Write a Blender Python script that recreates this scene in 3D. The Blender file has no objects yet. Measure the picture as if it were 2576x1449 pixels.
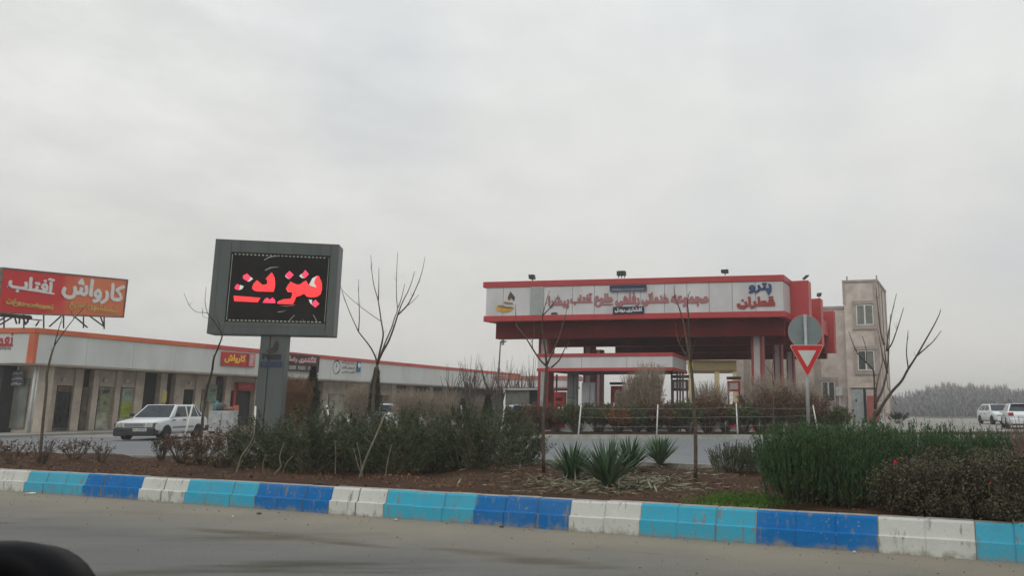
import bpy, math, random
import numpy as np
from mathutils import Vector
R = math.radians
random.seed(7); rng = np.random.default_rng(7)
sc = bpy.context.scene
col = sc.collection

# ------------------------------------------------------------------ camera
FX, CXP, CYP, EYE, PITCH = 1850.0, 1650.0, 724.5, 1.35, R(9.15)
cam = bpy.data.cameras.new('camera'); cam_o = bpy.data.objects.new('camera', cam); col.objects.link(cam_o)
cam.sensor_width = 36; cam.lens = 36*FX/2576; cam.shift_x = -(CXP-1288)/2576
cam.clip_start = .05; cam.clip_end = 6000
cam_o.location = (0, 0, EYE); cam_o.rotation_euler = (R(90)+PITCH, 0, 0)
cam.dof.use_dof = True; cam.dof.focus_distance = 16; cam.dof.aperture_fstop = 8.0
sc.camera = cam_o

# ------------------------------------------------------------------ sky, sun, exposure
SUN_EL, SUN_AZ = R(48), R(200)
w = bpy.data.worlds.new('World'); sc.world = w; w.use_nodes = True
nt = w.node_tree; nt.nodes.clear()
N = nt.nodes.new; L = nt.links.new
out = N('ShaderNodeOutputWorld'); bg = N('ShaderNodeBackground'); bg.inputs[1].default_value = 1.0
sky = N('ShaderNodeTexSky'); sky.sky_type = 'NISHITA'; sky.sun_disc = False
sky.sun_elevation = SUN_EL; sky.sun_rotation = SUN_AZ
skym = N('ShaderNodeVectorMath'); skym.operation = 'SCALE'; skym.inputs['Scale'].default_value = .09
L(sky.outputs[0], skym.inputs[0])
tc = N('ShaderNodeTexCoord'); sep = N('ShaderNodeSeparateXYZ'); L(tc.outputs['Generated'], sep.inputs[0])
mp = N('ShaderNodeMapping'); mp.inputs['Scale'].default_value = (1, 1, 2.6); L(tc.outputs['Generated'], mp.inputs[0])
n1 = N('ShaderNodeTexNoise'); n1.inputs['Scale'].default_value = 2.6; n1.inputs['Detail'].default_value = 7; n1.inputs['Roughness'].default_value = .55
n1.inputs['Distortion'].default_value = .25
n2 = N('ShaderNodeTexNoise'); n2.inputs['Scale'].default_value = 6.5; n2.inputs['Detail'].default_value = 7; n2.inputs['Roughness'].default_value = .6
L(mp.outputs[0], n1.inputs[0]); L(mp.outputs[0], n2.inputs[0])
grad = N('ShaderNodeValToRGB'); L(sep.outputs['Z'], grad.inputs[0])
cr = grad.color_ramp; cr.elements[0].position = 0.0; cr.elements[0].color = (.58, .56, .525, 1)
cr.elements[1].position = 1.0; cr.elements[1].color = (1.0, 1.04, 1.05, 1)
for p, c in ((.14, (.595, .585, .557)), (.30, (.655, .655, .632)), (.48, (.685, .70, .69)), (.62, (.74, .77, .77))):
    e = cr.elements.new(p); e.color = (*c, 1)
mr = N('ShaderNodeMapRange'); L(n1.outputs[0], mr.inputs[0]); mr.inputs['From Min'].default_value = .3; mr.inputs['From Max'].default_value = .7
mr.inputs['To Min'].default_value = .985; mr.inputs['To Max'].default_value = 1.03
mr2 = N('ShaderNodeMapRange'); L(n2.outputs[0], mr2.inputs[0]); mr2.inputs['From Min'].default_value = .38; mr2.inputs['From Max'].default_value = .64
mr2.inputs['To Min'].default_value = .94; mr2.inputs['To Max'].default_value = 1.07
# mottled cloud strongest up and to the left, calm stratus to the right and near the horizon
lf = N('ShaderNodeMapRange'); L(sep.outputs['X'], lf.inputs[0]); lf.inputs['From Min'].default_value = -.1; lf.inputs['From Max'].default_value = -.6
lf.inputs['To Min'].default_value = .35; lf.inputs['To Max'].default_value = 1.0
mu = N('ShaderNodeMath'); mu.operation = 'MULTIPLY'; L(mr.outputs[0], mu.inputs[0])
mx2 = N('ShaderNodeMix'); mx2.inputs['A'].default_value = 1.0; L(lf.outputs[0], mx2.inputs['Factor']); L(mr2.outputs[0], mx2.inputs['B'])
L(mx2.outputs[0], mu.inputs[1])
vm = N('ShaderNodeVectorMath'); vm.operation = 'SCALE'; L(grad.outputs[0], vm.inputs[0]); L(mu.outputs[0], vm.inputs['Scale'])
# thin blue where the cloud opens
op = N('ShaderNodeTexNoise'); op.inputs['Scale'].default_value = 3.1; op.inputs['Detail'].default_value = 4
mpo = N('ShaderNodeMapping'); mpo.inputs['Location'].default_value = (.35, .2, .1); L(tc.outputs['Generated'], mpo.inputs[0]); L(mpo.outputs[0], op.inputs[0])
opr = N('ShaderNodeMapRange'); L(op.outputs[0], opr.inputs[0]); opr.inputs['From Min'].default_value = .5; opr.inputs['From Max'].default_value = .7
opr.inputs['To Min'].default_value = .04; opr.inputs['To Max'].default_value = .17
mix = N('ShaderNodeMix'); mix.data_type = 'RGBA'; L(opr.outputs[0], mix.inputs[0]); L(vm.outputs[0], mix.inputs[6]); L(skym.outputs[0], mix.inputs[7])
L(mix.outputs[2], bg.inputs[0]); L(bg.outputs[0], out.inputs[0])
sun = bpy.data.lights.new('sun', 'SUN'); sun.energy = .55; sun.angle = R(25); sun.color = (1, .96, .9)
so = bpy.data.objects.new('sun', sun); col.objects.link(so)
so.rotation_euler = (R(90)-SUN_EL, 0, -SUN_AZ+math.pi)   # light comes from behind the camera
sc.view_settings.view_transform = 'Standard'; sc.view_settings.look = 'None'; sc.view_settings.exposure = 0.27; sc.view_settings.gamma = 1

# ------------------------------------------------------------------ geometry of the view
cP, sP = math.cos(PITCH), math.sin(PITCH)
def ray(px, py):
    u = (px-CXP)/FX; v = (CYP-py)/FX
    return Vector((u, cP-v*sP, sP+v*cP))
def P(px, py, Y):                       # world point seen at px,py at forward distance Y
    r = ray(px, py); t = Y/r.y
    return Vector((r.x*t, Y, EYE+r.z*t))
def G(px, py, z=0.0):                   # world point seen at px,py on height z
    r = ray(px, py); t = (z-EYE)/r.z
    return Vector((r.x*t, r.y*t, z))
def Zf(o, s, pts):                      # notes taken in an enlarged crop -> 2576-wide picture
    return [((o[0]+x/s)/1.54852, (o[1]+y/s)/1.54852) for x, y in pts]

# ------------------------------------------------------------------ materials
def lin(c):
    return tuple(((v/255)/12.92 if v/255 <= .04045 else ((v/255+.055)/1.055)**2.4) for v in c)
MATS = {}
def mat(name, c, rough=.7, var=.12, scale=3.0, metal=0.0, bump=0.0, c2=None, island=False, spec=.4, emit=0.0, detail=6, stretch=None, coat=0):
    if name in MATS: return MATS[name]
    m = bpy.data.materials.new(name); m.use_nodes = True; t = m.node_tree; b = t.nodes['Principled BSDF']
    b.inputs['Roughness'].default_value = rough; b.inputs['Metallic'].default_value = metal; b.inputs['Specular IOR Level'].default_value = spec
    b.inputs['Coat Weight'].default_value = coat
    c2 = c2 or tuple(v*(1-var*2.2) for v in c)
    hi = tuple(v*(1+var) for v in c)
    mx = t.nodes.new('ShaderNodeMix'); mx.data_type = 'RGBA'
    mx.inputs[6].default_value = (*c2, 1); mx.inputs[7].default_value = (*hi, 1)
    co = t.nodes.new('ShaderNodeTexCoord'); no = t.nodes.new('ShaderNodeTexNoise')
    no.inputs['Scale'].default_value = scale; no.inputs['Detail'].default_value = detail; no.inputs['Roughness'].default_value = .6
    src = co.outputs['Object']
    if stretch:
        ma = t.nodes.new('ShaderNodeMapping'); ma.inputs['Scale'].default_value = stretch; t.links.new(src, ma.inputs[0]); src = ma.outputs[0]
    t.links.new(src, no.inputs[0])
    ra = t.nodes.new('ShaderNodeMapRange'); ra.inputs['From Min'].default_value = .32; ra.inputs['From Max'].default_value = .68
    t.links.new(no.outputs[0], ra.inputs[0])
    if island:
        ge = t.nodes.new('ShaderNodeNewGeometry'); ad = t.nodes.new('ShaderNodeMath'); ad.operation = 'MULTIPLY_ADD'
        ad.inputs[1].default_value = .7; t.links.new(ge.outputs['Random Per Island'], ad.inputs[0])
        m2 = t.nodes.new('ShaderNodeMath'); m2.operation = 'MULTIPLY'; m2.inputs[1].default_value = .3
        t.links.new(ra.outputs[0], m2.inputs[0]); t.links.new(m2.outputs[0], ad.inputs[2]); t.links.new(ad.outputs[0], mx.inputs[0])
    else:
        t.links.new(ra.outputs[0], mx.inputs[0])
    t.links.new(mx.outputs[2], b.inputs['Base Color'])
    if bump:
        bu = t.nodes.new('ShaderNodeBump'); bu.inputs['Strength'].default_value = bump; bu.inputs['Distance'].default_value = .02
        n3 = t.nodes.new('ShaderNodeTexNoise'); n3.inputs['Scale'].default_value = scale*12; n3.inputs['Detail'].default_value = 4
        t.links.new(co.outputs['Object'], n3.inputs[0]); t.links.new(n3.outputs[0], bu.inputs['Height']); t.links.new(bu.outputs[0], b.inputs['Normal'])
    if emit:
        b.inputs['Emission Color'].default_value = (*c, 1); b.inputs['Emission Strength'].default_value = emit
    MATS[name] = m; return m
def S(r, g, b): return lin((r, g, b))

RED = mat('red_panel', (.42, .048, .058), .42, .10, 1.2, c2=(.36, .052, .045), spec=.25)
REDL = mat('red_trim', (.50, .07, .07), .4, .1, 1.0, c2=(.46, .085, .05))
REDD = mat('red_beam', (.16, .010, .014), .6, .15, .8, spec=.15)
GLARE_TRIM = mat('glare_tinted_trim', (.55, .15, .055), .5, .1, 1.0, c2=(.52, .11, .05))  # red trim turned orange: windscreen glare put into the colour
FASC = mat('white_cladding', (.60, .615, .60), .35, .05, .9, c2=(.49, .50, .48), stretch=(.7, .7, .25))
FASCC = mat('canopy_cladding', (.60, .595, .605), .35, .05, 1.0, c2=(.48, .47, .465), stretch=(.7, .7, .22))
SEAM = mat('seam', (.10, .07, .075), .8)
BEIGE = mat('beige_stone', (.50, .43, .36), .8, .12, 1.6, bump=.2, c2=(.36, .31, .26))
STONE = mat('travertine', (.57, .495, .44), .8, .10, 1.6, bump=.2, c2=(.42, .365, .325))
STONED = mat('stone_border', (.38, .32, .28), .8, .1, 1.5)
DARK = mat('dark_interior', (.018, .02, .02), .6, .2)
DKGREY = mat('dark_grey', (.05, .052, .05), .6, .2)
GREYM = mat('grey_metal', (.30, .32, .32), .45, .12, 1.5, metal=.3)
SIGNB = mat('slate_cladding', (.088, .102, .098), .45, .12, .8, c2=(.062, .074, .070), stretch=(1.5, 1.5, .3))
BLACKG = mat('black_screen', (.014, .0125, .010), .4, .3, 1.2, spec=.12)  # slight brown in the black is windscreen glare put into the colour
PALE = mat('pale_plastic', (.55, .56, .54), .5, .06)
WHITE = mat('white_paint', (.72, .72, .68), .5, .08, 6)
GLASS = mat('window_glass', (.02, .028, .03), .08, .2, spec=.6)
GLASSG = mat('greenish_glass', (.15, .165, .14), .15, .2, 1, spec=.6)
BARK = mat('bark', (.105, .075, .055), .85, .25, 14, c2=(.055, .045, .032))
BARKD = mat('dark_bark', (.05, .042, .034), .85, .25, 14)
PSTEM = mat('pale_stem', (.34, .30, .22), .85, .2, 12)
STEEL = mat('steel', (.22, .23, .23), .5, .15, 4, metal=.4)
RUST = mat('rusty_steel', (.07, .055, .05), .7, .2, 4)

# ------------------------------------------------------------------ mesh building
class MB:
    def __init__(s): s.v = []; s.f = []; s.m = []; s.sm = False
    def add(s, vs, fs, mi=0):
        o = len(s.v); s.v += [tuple(v) for v in vs]; s.f += [tuple(i+o for i in f) for f in fs]; s.m += [mi]*len(fs)
    def box8(s, p, mi=0):
        s.add(p, [(0, 3, 2, 1), (4, 5, 6, 7), (0, 1, 5, 4), (1, 2, 6, 5), (2, 3, 7, 6), (3, 0, 4, 7)], mi)
    def box(s, a, b, mi=0):
        x0, y0, z0 = a; x1, y1, z1 = b
        s.box8([(x0, y0, z0), (x1, y0, z0), (x1, y1, z0), (x0, y1, z0), (x0, y0, z1), (x1, y0, z1), (x1, y1, z1), (x0, y1, z1)], mi)
    def fbox(s, F, u0, u1, n0, n1, z0, z1, mi=0):
        s.box8([F.p(u, n, z) for z in (z0, z1) for u, n in ((u0, n0), (u1, n0), (u1, n1), (u0, n1))], mi)
    def tube(s, path, rad, n=7, mi=0, cap=True):
        path = [Vector(p) for p in path]
        if not hasattr(rad, '__len__'): rad = [rad]*len(path)
        rings = []
        for i, p in enumerate(path):
            d = (path[min(i+1, len(path)-1)]-path[max(i-1, 0)]).normalized()
            a = d.cross(Vector((.13, .97, .2))).normalized(); b = d.cross(a).normalized()
            rings.append([p+(a*math.cos(k*2*math.pi/n)+b*math.sin(k*2*math.pi/n))*rad[i] for k in range(n)])
        vs = [q for r in rings for q in r]; fs = []
        for i in range(len(path)-1):
            for k in range(n):
                fs.append((i*n+k, i*n+(k+1) % n, (i+1)*n+(k+1) % n, (i+1)*n+k))
        if cap: fs.append(tuple(range(n-1, -1, -1))); fs.append(tuple((len(path)-1)*n+k for k in range(n)))
        s.add(vs, fs, mi)
    def bar(s, a, b, r=.03, mi=0): s.tube([a, b], r, 6, mi)
    def prism(s, pts, off, mi=0):             # polygon (world points) thickened by vector off
        n = len(pts); pts = [Vector(p) for p in pts]; off = Vector(off)
        s.add(pts+[p+off for p in pts], [tuple(range(n)), tuple(range(2*n-1, n-1, -1))]+[(i, i+n, (i+1) % n+n, (i+1) % n) for i in range(n)], mi)
    def lathe(s, c, prof, n=14, mi=0):
        vs = []; fs = []
        for r, z in prof:
            vs += [(c[0]+r*math.cos(k*2*math.pi/n), c[1]+r*math.sin(k*2*math.pi/n), c[2]+z) for k in range(n)]
        for i in range(len(prof)-1):
            for k in range(n): fs.append((i*n+k, i*n+(k+1) % n, (i+1)*n+(k+1) % n, (i+1)*n+k))
        s.add(vs, fs, mi)
    def build(s, name, mats, parent=None, smooth=False, bevel=0):
        me = bpy.data.meshes.new(name)
        off = Vector((0, 0, 0))
        if parent is not None:
            q = parent
            while q is not None: off += q.location; q = q.parent
        me.from_pydata([tuple(Vector(v)-off) for v in s.v], [], s.f)
        if not isinstance(mats, (list, tuple)): mats = [mats]
        for m in mats: me.materials.append(m)
        if len(mats) > 1: me.polygons.foreach_set('material_index', s.m)
        if smooth: me.polygons.foreach_set('use_smooth', [True]*len(me.polygons))
        me.update()
        o = bpy.data.objects.new(name, me); col.objects.link(o)
        if parent is not None: o.parent = parent
        if bevel:
            b = o.modifiers.new('bevel', 'BEVEL'); b.width = bevel; b.segments = 2; b.limit_method = 'ANGLE'
        return o
class Frame:                                   # u along a wall, n away from the viewer, z up
    def __init__(s, o, ang_vec, nvec=None):
        s.o = Vector((o[0], o[1], 0)); s.u = Vector((ang_vec[0], ang_vec[1], 0)).normalized()
        s.n = Vector((nvec[0], nvec[1], 0)).normalized() if nvec else Vector((-s.u.y, s.u.x, 0))
        s.N = Vector((-s.u.y, s.u.x, 0))
    def p(s, u, n, z): return s.o+s.u*u+s.n*n+Vector((0, 0, z))
    def hit(s, px, py, n=0.0):
        r = ray(px, py); base = s.o+s.n*n; t = (base-Vector((0, 0, 0))).dot(s.N)/r.dot(s.N)
        q = r*t; return (q-base).dot(s.u), q.z+EYE
def tag(o, label=None, cat=None, group=None, kind=None):
    if label: o['label'] = label
    if cat: o['category'] = cat
    if group: o['group'] = group
    if kind: o['kind'] = kind
    return o
def thing(name, loc, label, cat, group=None):
    o = bpy.data.objects.new(name, None); col.objects.link(o); o.location = loc
    o.empty_display_size = .2
    bpy.context.view_layer.update() if False else None
    return tag(o, label, cat, group)
def struct(o): o['kind'] = 'structure'; return o

# ------------------------------------------------------------------ lettering
DN = set('اآدذرزژو')
TB = {'ا': 0xFE8D, 'آ': 0xFE81, 'ب': 0xFE8F, 'پ': 0xFB56, 'ت': 0xFE95, 'ج': 0xFE9D, 'خ': 0xFEA5, 'د': 0xFEA9, 'ر': 0xFEAD, 'ز': 0xFEAF, 'س': 0xFEB1, 'ش': 0xFEB5, 'ض': 0xFEBD,
      'ط': 0xFEC1, 'ع': 0xFEC9, 'ف': 0xFED1, 'ق': 0xFED5, 'ک': 0xFB8E, 'گ': 0xFB92, 'ل': 0xFEDD, 'م': 0xFEE1, 'ن': 0xFEE5, 'ه': 0xFEE9, 'و': 0xFEED, 'ی': 0xFBFC}
def shape(s):
    o = []
    for i, ch in enumerate(s):
        if ch not in TB: o.append(ch); continue
        pr = i > 0 and s[i-1] in TB and s[i-1] not in DN
        nx = ch not in DN and i < len(s)-1 and s[i+1] in TB
        k = (1 if pr else 0) if ch in DN else (3 if pr and nx else 1 if pr else 2 if nx else 0)
        o.append(chr(TB[ch]+k))
    return ''.join(reversed(o))
def glyph_spans(text, bold=.03, cell=.02):
    """letter shapes as horizontal runs (x0,x1,y0,y1) in em, cleaned of overlaps"""
    c = bpy.data.curves.new('lettering', 'FONT'); c.body = shape(text); c.size = 1; c.fill_mode = 'NONE'; c.resolution_u = 5
    o = bpy.data.objects.new('lettering', c); col.objects.link(o); bpy.context.view_layer.update()
    dg = bpy.context.evaluated_depsgraph_get(); me = bpy.data.meshes.new_from_object(o.evaluated_get(dg))
    V = np.array([v.co[:2] for v in me.vertices]); E = np.array([e.vertices[:] for e in me.edges])
    bpy.data.objects.remove(o); bpy.data.curves.remove(c)
    x0, y0 = V.min(0)-.08; x1, y1 = V.max(0)+.08
    nx, ny = int((x1-x0)/cell)+1, int((y1-y0)/cell)+1
    # orient closing edges consistently
    A = V[E[:, 0]]; B = V[E[:, 1]]
    sw = (E[:, 1]-E[:, 0] != 1)
    A2 = np.where(sw[:, None], B, A); B2 = np.where(sw[:, None], A, B)
    W = np.zeros((ny, nx), int); xs = x0+(np.arange(nx)+.5)*cell
    for j in range(ny):
        y = y0+(j+.5)*cell
        up = (A2[:, 1] <= y) & (B2[:, 1] > y); dn = (A2[:, 1] > y) & (B2[:, 1] <= y)
        for msk, sg in ((up, 1), (dn, -1)):
            for a, b in zip(A2[msk], B2[msk]):
                xc = a[0]+(y-a[1])*(b[0]-a[0])/(b[1]-a[1]); W[j, xs > xc] += sg
    M = W != 0
    r = bold/cell; D = M.copy()
    k = int(math.ceil(r))
    for dy in range(-k, k+1):
        for dx in range(-k, k+1):
            if dx*dx+dy*dy <= r*r+.3: D |= np.roll(np.roll(M, dy, 0), dx, 1)
    sp = []
    for j in range(ny):
        i = 0
        while i < nx:
            if D[j, i]:
                e = i
                while e < nx and D[j, e]: e += 1
                sp.append((x0+i*cell, x0+e*cell, y0+j*cell, y0+(j+1)*cell)); i = e
            else: i += 1
    bpy.data.meshes.remove(me)
    a = np.array(sp); a[:, :2] -= a[:, 0].min(); a[:, 2:] -= a[:, 2].min()
    W_, H_ = a[:, 1].max(), a[:, 3].max(); a[:, :2] /= W_; a[:, 2:] /= H_
    return a
def lettering(F, text, u0, u1, z0, z1, n, m, parent, th=.03, bold=.03, cell=.02, name='lettering', slope=0.0):
    b = MB()
    for x0, x1, y0, y1 in glyph_spans(text, bold, cell):
        U0 = u0+(u1-u0)*x0; U1 = u0+(u1-u0)*x1
        s0 = slope*x0
        b.fbox(F, U0, U1, n-th, n, z0+s0+(z1-z0)*y0, z0+s0+(z1-z0)*y1)
    return b.build(name, m, parent)
def on_plane(F, pts, n): return [F.p(u, n, z) for u, z in (F.hit(x, y, n) for x, y in pts)]

# ------------------------------------------------------------------ ground, roads, kerbs
A0 = G(1425, 1336); A1 = G(350, 1260); 
KD = Vector((.9265, -.3763, 0)).normalized()            # along the road, to the right
KN = Vector((.3763, .9265, 0)).normalized()             # away from the road
K0 = Vector((A0.x, A0.y, 0))
def kp(s, t, z=0.0): return K0+KD*s+KN*t+Vector((0, 0, z))
def sheet(name, poly, z, m):
    b = MB(); b.add([(p[0], p[1], z) for p in poly], [tuple(range(len(poly)))]); return struct(b.build(name, m))
def gmat(name, c, c2, c3, s1=.35, s2=2.5, rough=.9, dust=None, streak=(1, 1, 1), bump=.3):
    m = bpy.data.materials.new(name); m.use_nodes = True; t = m.node_tree; b = t.nodes['Principled BSDF']; b.inputs['Roughness'].default_value = rough
    b.inputs['Specular IOR Level'].default_value = .12
    co = t.nodes.new('ShaderNodeTexCoord'); ma = t.nodes.new('ShaderNodeMapping'); ma.inputs['Rotation'].default_value = (0, 0, R(22)); ma.inputs['Scale'].default_value = streak
    t.links.new(co.outputs['Object'], ma.inputs[0])
    def noise(s, d, src):
        n = t.nodes.new('ShaderNodeTexNoise'); n.inputs['Scale'].default_value = s; n.inputs['Detail'].default_value = d; n.inputs['Roughness'].default_value = .62; t.links.new(src, n.inputs[0]); return n.outputs[0]
    def rng_(src, a, b_, c_=0, d_=1):
        n = t.nodes.new('ShaderNodeMapRange'); t.links.new(src, n.inputs[0]); n.inputs[1].default_value = a; n.inputs[2].default_value = b_; n.inputs[3].default_value = c_; n.inputs[4].default_value = d_; return n.outputs[0]
    def mixc(f, a, b_):
        n = t.nodes.new('ShaderNodeMix'); n.data_type = 'RGBA'; t.links.new(f, n.inputs[0])
        for i, q in ((6, a), (7, b_)):
            if isinstance(q, tuple): n.inputs[i].default_value = (*q, 1)
            else: t.links.new(q, n.inputs[i])
        return n.outputs[2]
    a = mixc(rng_(noise(s1, 5, ma.outputs[0]), .35, .65), c, c2)
    a = mixc(rng_(noise(s2, 6, ma.outputs[0]), .56, .70, 0, .85), a, c3)
    g = noise(60, 3, co.outputs['Object']); a = mixc(rng_(g, .3, .75, 0, .35), a, tuple(v*.45 for v in c)); a = mixc(rng_(noise(140, 2, co.outputs['Object']), .58, .72, 0, .5), a, tuple(min(1, v*2) for v in c2))
    if dust:
        for (cx_, cy_, L_, W__) in [(*G(1360, 1412)[:2], .62, .16), (*G(1190, 1390)[:2], .45, .10), (*G(720, 1352)[:2], .95, .14), (*G(560, 1338)[:2], .5, .10), (*G(900, 1372)[:2], .5, .07), (*G(1620, 1392)[:2], .16, .03), (*G(1460, 1384)[:2], .18, .03), (*G(2190, 1420)[:2], .35, .03)]:
            mp_ = t.nodes.new('ShaderNodeMapping'); mp_.vector_type = 'TEXTURE'; mp_.inputs['Location'].default_value = (cx_, cy_, 0); mp_.inputs['Rotation'].default_value = (0, 0, math.atan2(KD.y, KD.x)); mp_.inputs['Scale'].default_value = (L_, W__, 1); t.links.new(co.outputs['Object'], mp_.inputs[0])
            ln_ = t.nodes.new('ShaderNodeVectorMath'); ln_.operation = 'LENGTH'; t.links.new(mp_.outputs[0], ln_.inputs[0])
            nn_ = t.nodes.new('ShaderNodeMath'); nn_.operation = 'MULTIPLY_ADD'; nn_.inputs[1].default_value = 1.8; t.links.new(noise(3.5, 6, ma.outputs[0]), nn_.inputs[0]); t.links.new(ln_.outputs['Value'], nn_.inputs[2])
            a = mixc(rng_(nn_.outputs[0], 1.2, 2.3, .8, 0), a, (.052, .046, .030))
    if dust:                                   # blown sand lying along the kerb
        sx = t.nodes.new('ShaderNodeVectorMath'); sx.operation = 'DOT_PRODUCT'; sx.inputs[1].default_value = KN
        t.links.new(co.outputs['Object'], sx.inputs[0])
        nn = noise(.8, 5, co.outputs['Object']); ad = t.nodes.new('ShaderNodeMath'); ad.operation = 'MULTIPLY_ADD'; ad.inputs[1].default_value = 1.9
        t.links.new(nn, ad.inputs[0]); t.links.new(sx.outputs['Value'], ad.inputs[2])
        k = K0.dot(KN)+.95
        a = mixc(rng_(ad.outputs[0], k-1.9, k-.1, 0, .95), a, dust)
    t.links.new(a, b.inputs['Base Color'])
    bu = t.nodes.new('ShaderNodeBump'); bu.inputs['Strength'].default_value = bump; bu.inputs['Distance'].default_value = .01; t.links.new(g, bu.inputs['Height']); t.links.new(bu.outputs[0], b.inputs['Normal'])
    return m
ROADM = gmat('road_asphalt', (.125, .127, .122), (.175, .17, .157), (.055, .05, .033), .5, .9, dust=(.25, .222, .175), streak=(.28, 1.6, 1), bump=.8)
BACKM = gmat('rear_asphalt', (.17, .178, .19), (.205, .21, .215), (.13, .13, .13), .2, 1.2)
YARDM = gmat('yard_concrete', (.27, .26, .235), (.31, .295, .27), (.2, .19, .17), .15, 1.0)
LANDM = gmat('land', (.20, .19, .16), (.25, .235, .20), (.14, .14, .10), .02, .3)
SOILM = gmat('soil', (.042, .022, .014), (.064, .034, .020), (.085, .068, .040), .9, 2.2, bump=1.0)

sheet('ground', [(-900, -300), (900, -300), (900, 1200), (-900, 1200)], -.03, LANDM)
sheet('road', [kp(-90, -14), kp(60, -14), kp(60, 0), kp(-90, 0)], 0.0, ROADM)
def BK(s): return 8.2-2.8*min(1, max(0, (-s-6)/10))   # depth of the planted strip
sheet('rear_road', [(-70, 14), (70, 14), (70, 36), (-16, 36), (-30, 34), (-70, 34)], -.012, BACKM)
sheet('forecourt', [(-70, 33.5), (-8, 33.2), (25, 32.5), (70, 36), (90, 130), (-70, 130)], -.006, YARDM)

# planted strip: lumpy soil between painted kerb and rear road
def soil_z(s, t):
    base = .29-.035*t
    return max(base, .03)+.05*math.sin(s*1.7+t*2.1)*math.sin(t*.9+s*.6)*min(1, t/1.5)+.03*math.sin(s*4.3+1)*math.sin(t*3.7)*min(1, t)
def hz(x, y):
    d = Vector((x, y, 0))-K0; return soil_z(d.dot(KD), d.dot(KN))
b = MB(); NS, NT = 300, 44; s0, s1 = -26, 18
for i in range(NS+1):
    for j in range(NT+1):
        s = s0+(s1-s0)*i/NS; tt = .13+(BK(s)-.13)*j/NT
        z = soil_z(s, tt)+rng.normal(0, .008)
        if j == 0: z = .285
        if j == NT: z = -.02
        b.v.append(tuple(kp(s, tt, z)))
for i in range(NS):
    for j in range(NT):
        a = i*(NT+1)+j; b.f.append((a, a+NT+1, a+NT+2, a+1)); b.m.append(0)
struct(b.build('flowerbed_soil', SOILM, smooth=True))

def paint(name, c, c2):
    m = bpy.data.materials.new(name); m.use_nodes = True; t = m.node_tree; bs = t.nodes['Principled BSDF']; bs.inputs['Roughness'].default_value = .7; bs.inputs['Specular IOR Level'].default_value = .12
    co = t.nodes.new('ShaderNodeTexCoord')
    def nz(s, st, a, b_, lo, hi):
        ma = t.nodes.new('ShaderNodeMapping'); ma.inputs['Scale'].default_value = st; t.links.new(co.outputs['Object'], ma.inputs[0])
        n = t.nodes.new('ShaderNodeTexNoise'); n.inputs['Scale'].default_value = s; n.inputs['Detail'].default_value = 6; n.inputs['Roughness'].default_value = .65; t.links.new(ma.outputs[0], n.inputs[0])
        r = t.nodes.new('ShaderNodeMapRange'); t.links.new(n.outputs[0], r.inputs[0])
        for i, q in zip((1, 2, 3, 4), (a, b_, lo, hi)): r.inputs[i].default_value = q
        return r.outputs[0]
    def mx(f, a, q):
        n = t.nodes.new('ShaderNodeMix'); n.data_type = 'RGBA'; t.links.new(f, n.inputs[0])
        for i, v in ((6, a), (7, q)):
            if isinstance(v, tuple): n.inputs[i].default_value = (*v, 1)
            else: t.links.new(v, n.inputs[i])
        return n.outputs[2]
    a = mx(nz(2.5, (1, 1, 1), .3, .7, 0, 1), c, c2)
    a = mx(nz(6, (2.6, 2.6, .45), .575, .66, 0, .8), a, (.20, .19, .17))          # scuffs and run marks
    a = mx(nz(22, (1, 1, 1), .62, .68, 0, .9), a, (.30, .29, .26))                # chips
    a = mx(nz(1.1, (1, 1, 1), .45, .75, 0, .18), a, (.26, .25, .22))              # dust film in patches
    # dirt splashed on the foot of the kerb: has its own ragged outline
    sp = t.nodes.new('ShaderNodeSeparateXYZ'); t.links.new(co.outputs['Object'], sp.inputs[0])
    ad = t.nodes.new('ShaderNodeMath'); ad.operation = 'MULTIPLY_ADD'; ad.inputs[1].default_value = -.11
    t.links.new(nz(9, (1, 1, 1), .3, .7, 0, 1), ad.inputs[0]); t.links.new(sp.outputs['Z'], ad.inputs[2])
    r = t.nodes.new('ShaderNodeMapRange'); t.links.new(ad.outputs[0], r.inputs[0])
    for i, q in zip((1, 2, 3, 4), (-.085, .0, .95, 0)): r.inputs[i].default_value = q
    a = mx(r.outputs[0], a, (.25, .23, .19))
    t.links.new(a, bs.inputs['Base Color'])
    bu = t.nodes.new('ShaderNodeBump'); bu.inputs['Strength'].default_value = .35; bu.inputs['Distance'].default_value = .01
    n4 = t.nodes.new('ShaderNodeTexNoise'); n4.inputs['Scale'].default_value = 30; t.links.new(co.outputs['Object'], n4.inputs[0]); t.links.new(n4.outputs[0], bu.inputs['Height']); t.links.new(bu.outputs[0], bs.inputs['Normal'])
    return m
KW = paint('kerb_white', (.60, .615, .58), (.50, .51, .47)); KL = paint('kerb_light_blue', (.04, .34, .50), (.055, .37, .51)); KB = paint('kerb_blue', (.008, .13, .38), (.012, .155, .41))
KC = mat('kerb_concrete', (.30, .28, .25), .85, .15, 6, bump=.3)
runs = [(-900, 65, 'W', 2), (65, 210, 'L', 3), (210, 350, 'B', 3), (350, 465, 'W', 2), (465, 640, 'L', 3), (640, 828, 'B', 3), (828, 965, 'W', 2), (965, 1190, 'L', 3), (1190, 1430, 'B', 3),
        (1430, 1608, 'W', 2), (1608, 1900, 'L', 3), (1900, 2208, 'B', 3), (2208, 2455, 'W', 2), (2455, 2760, 'L', 3)]
def s_of(px):                                   # position along the kerb of a joint seen at column px on its face
    y = 1336-.0715*(1425-px)-45; r = ray(px, y); t = K0.dot(KN)/r.dot(KN); return (r*t-K0).dot(KD)
blocks = []
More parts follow.
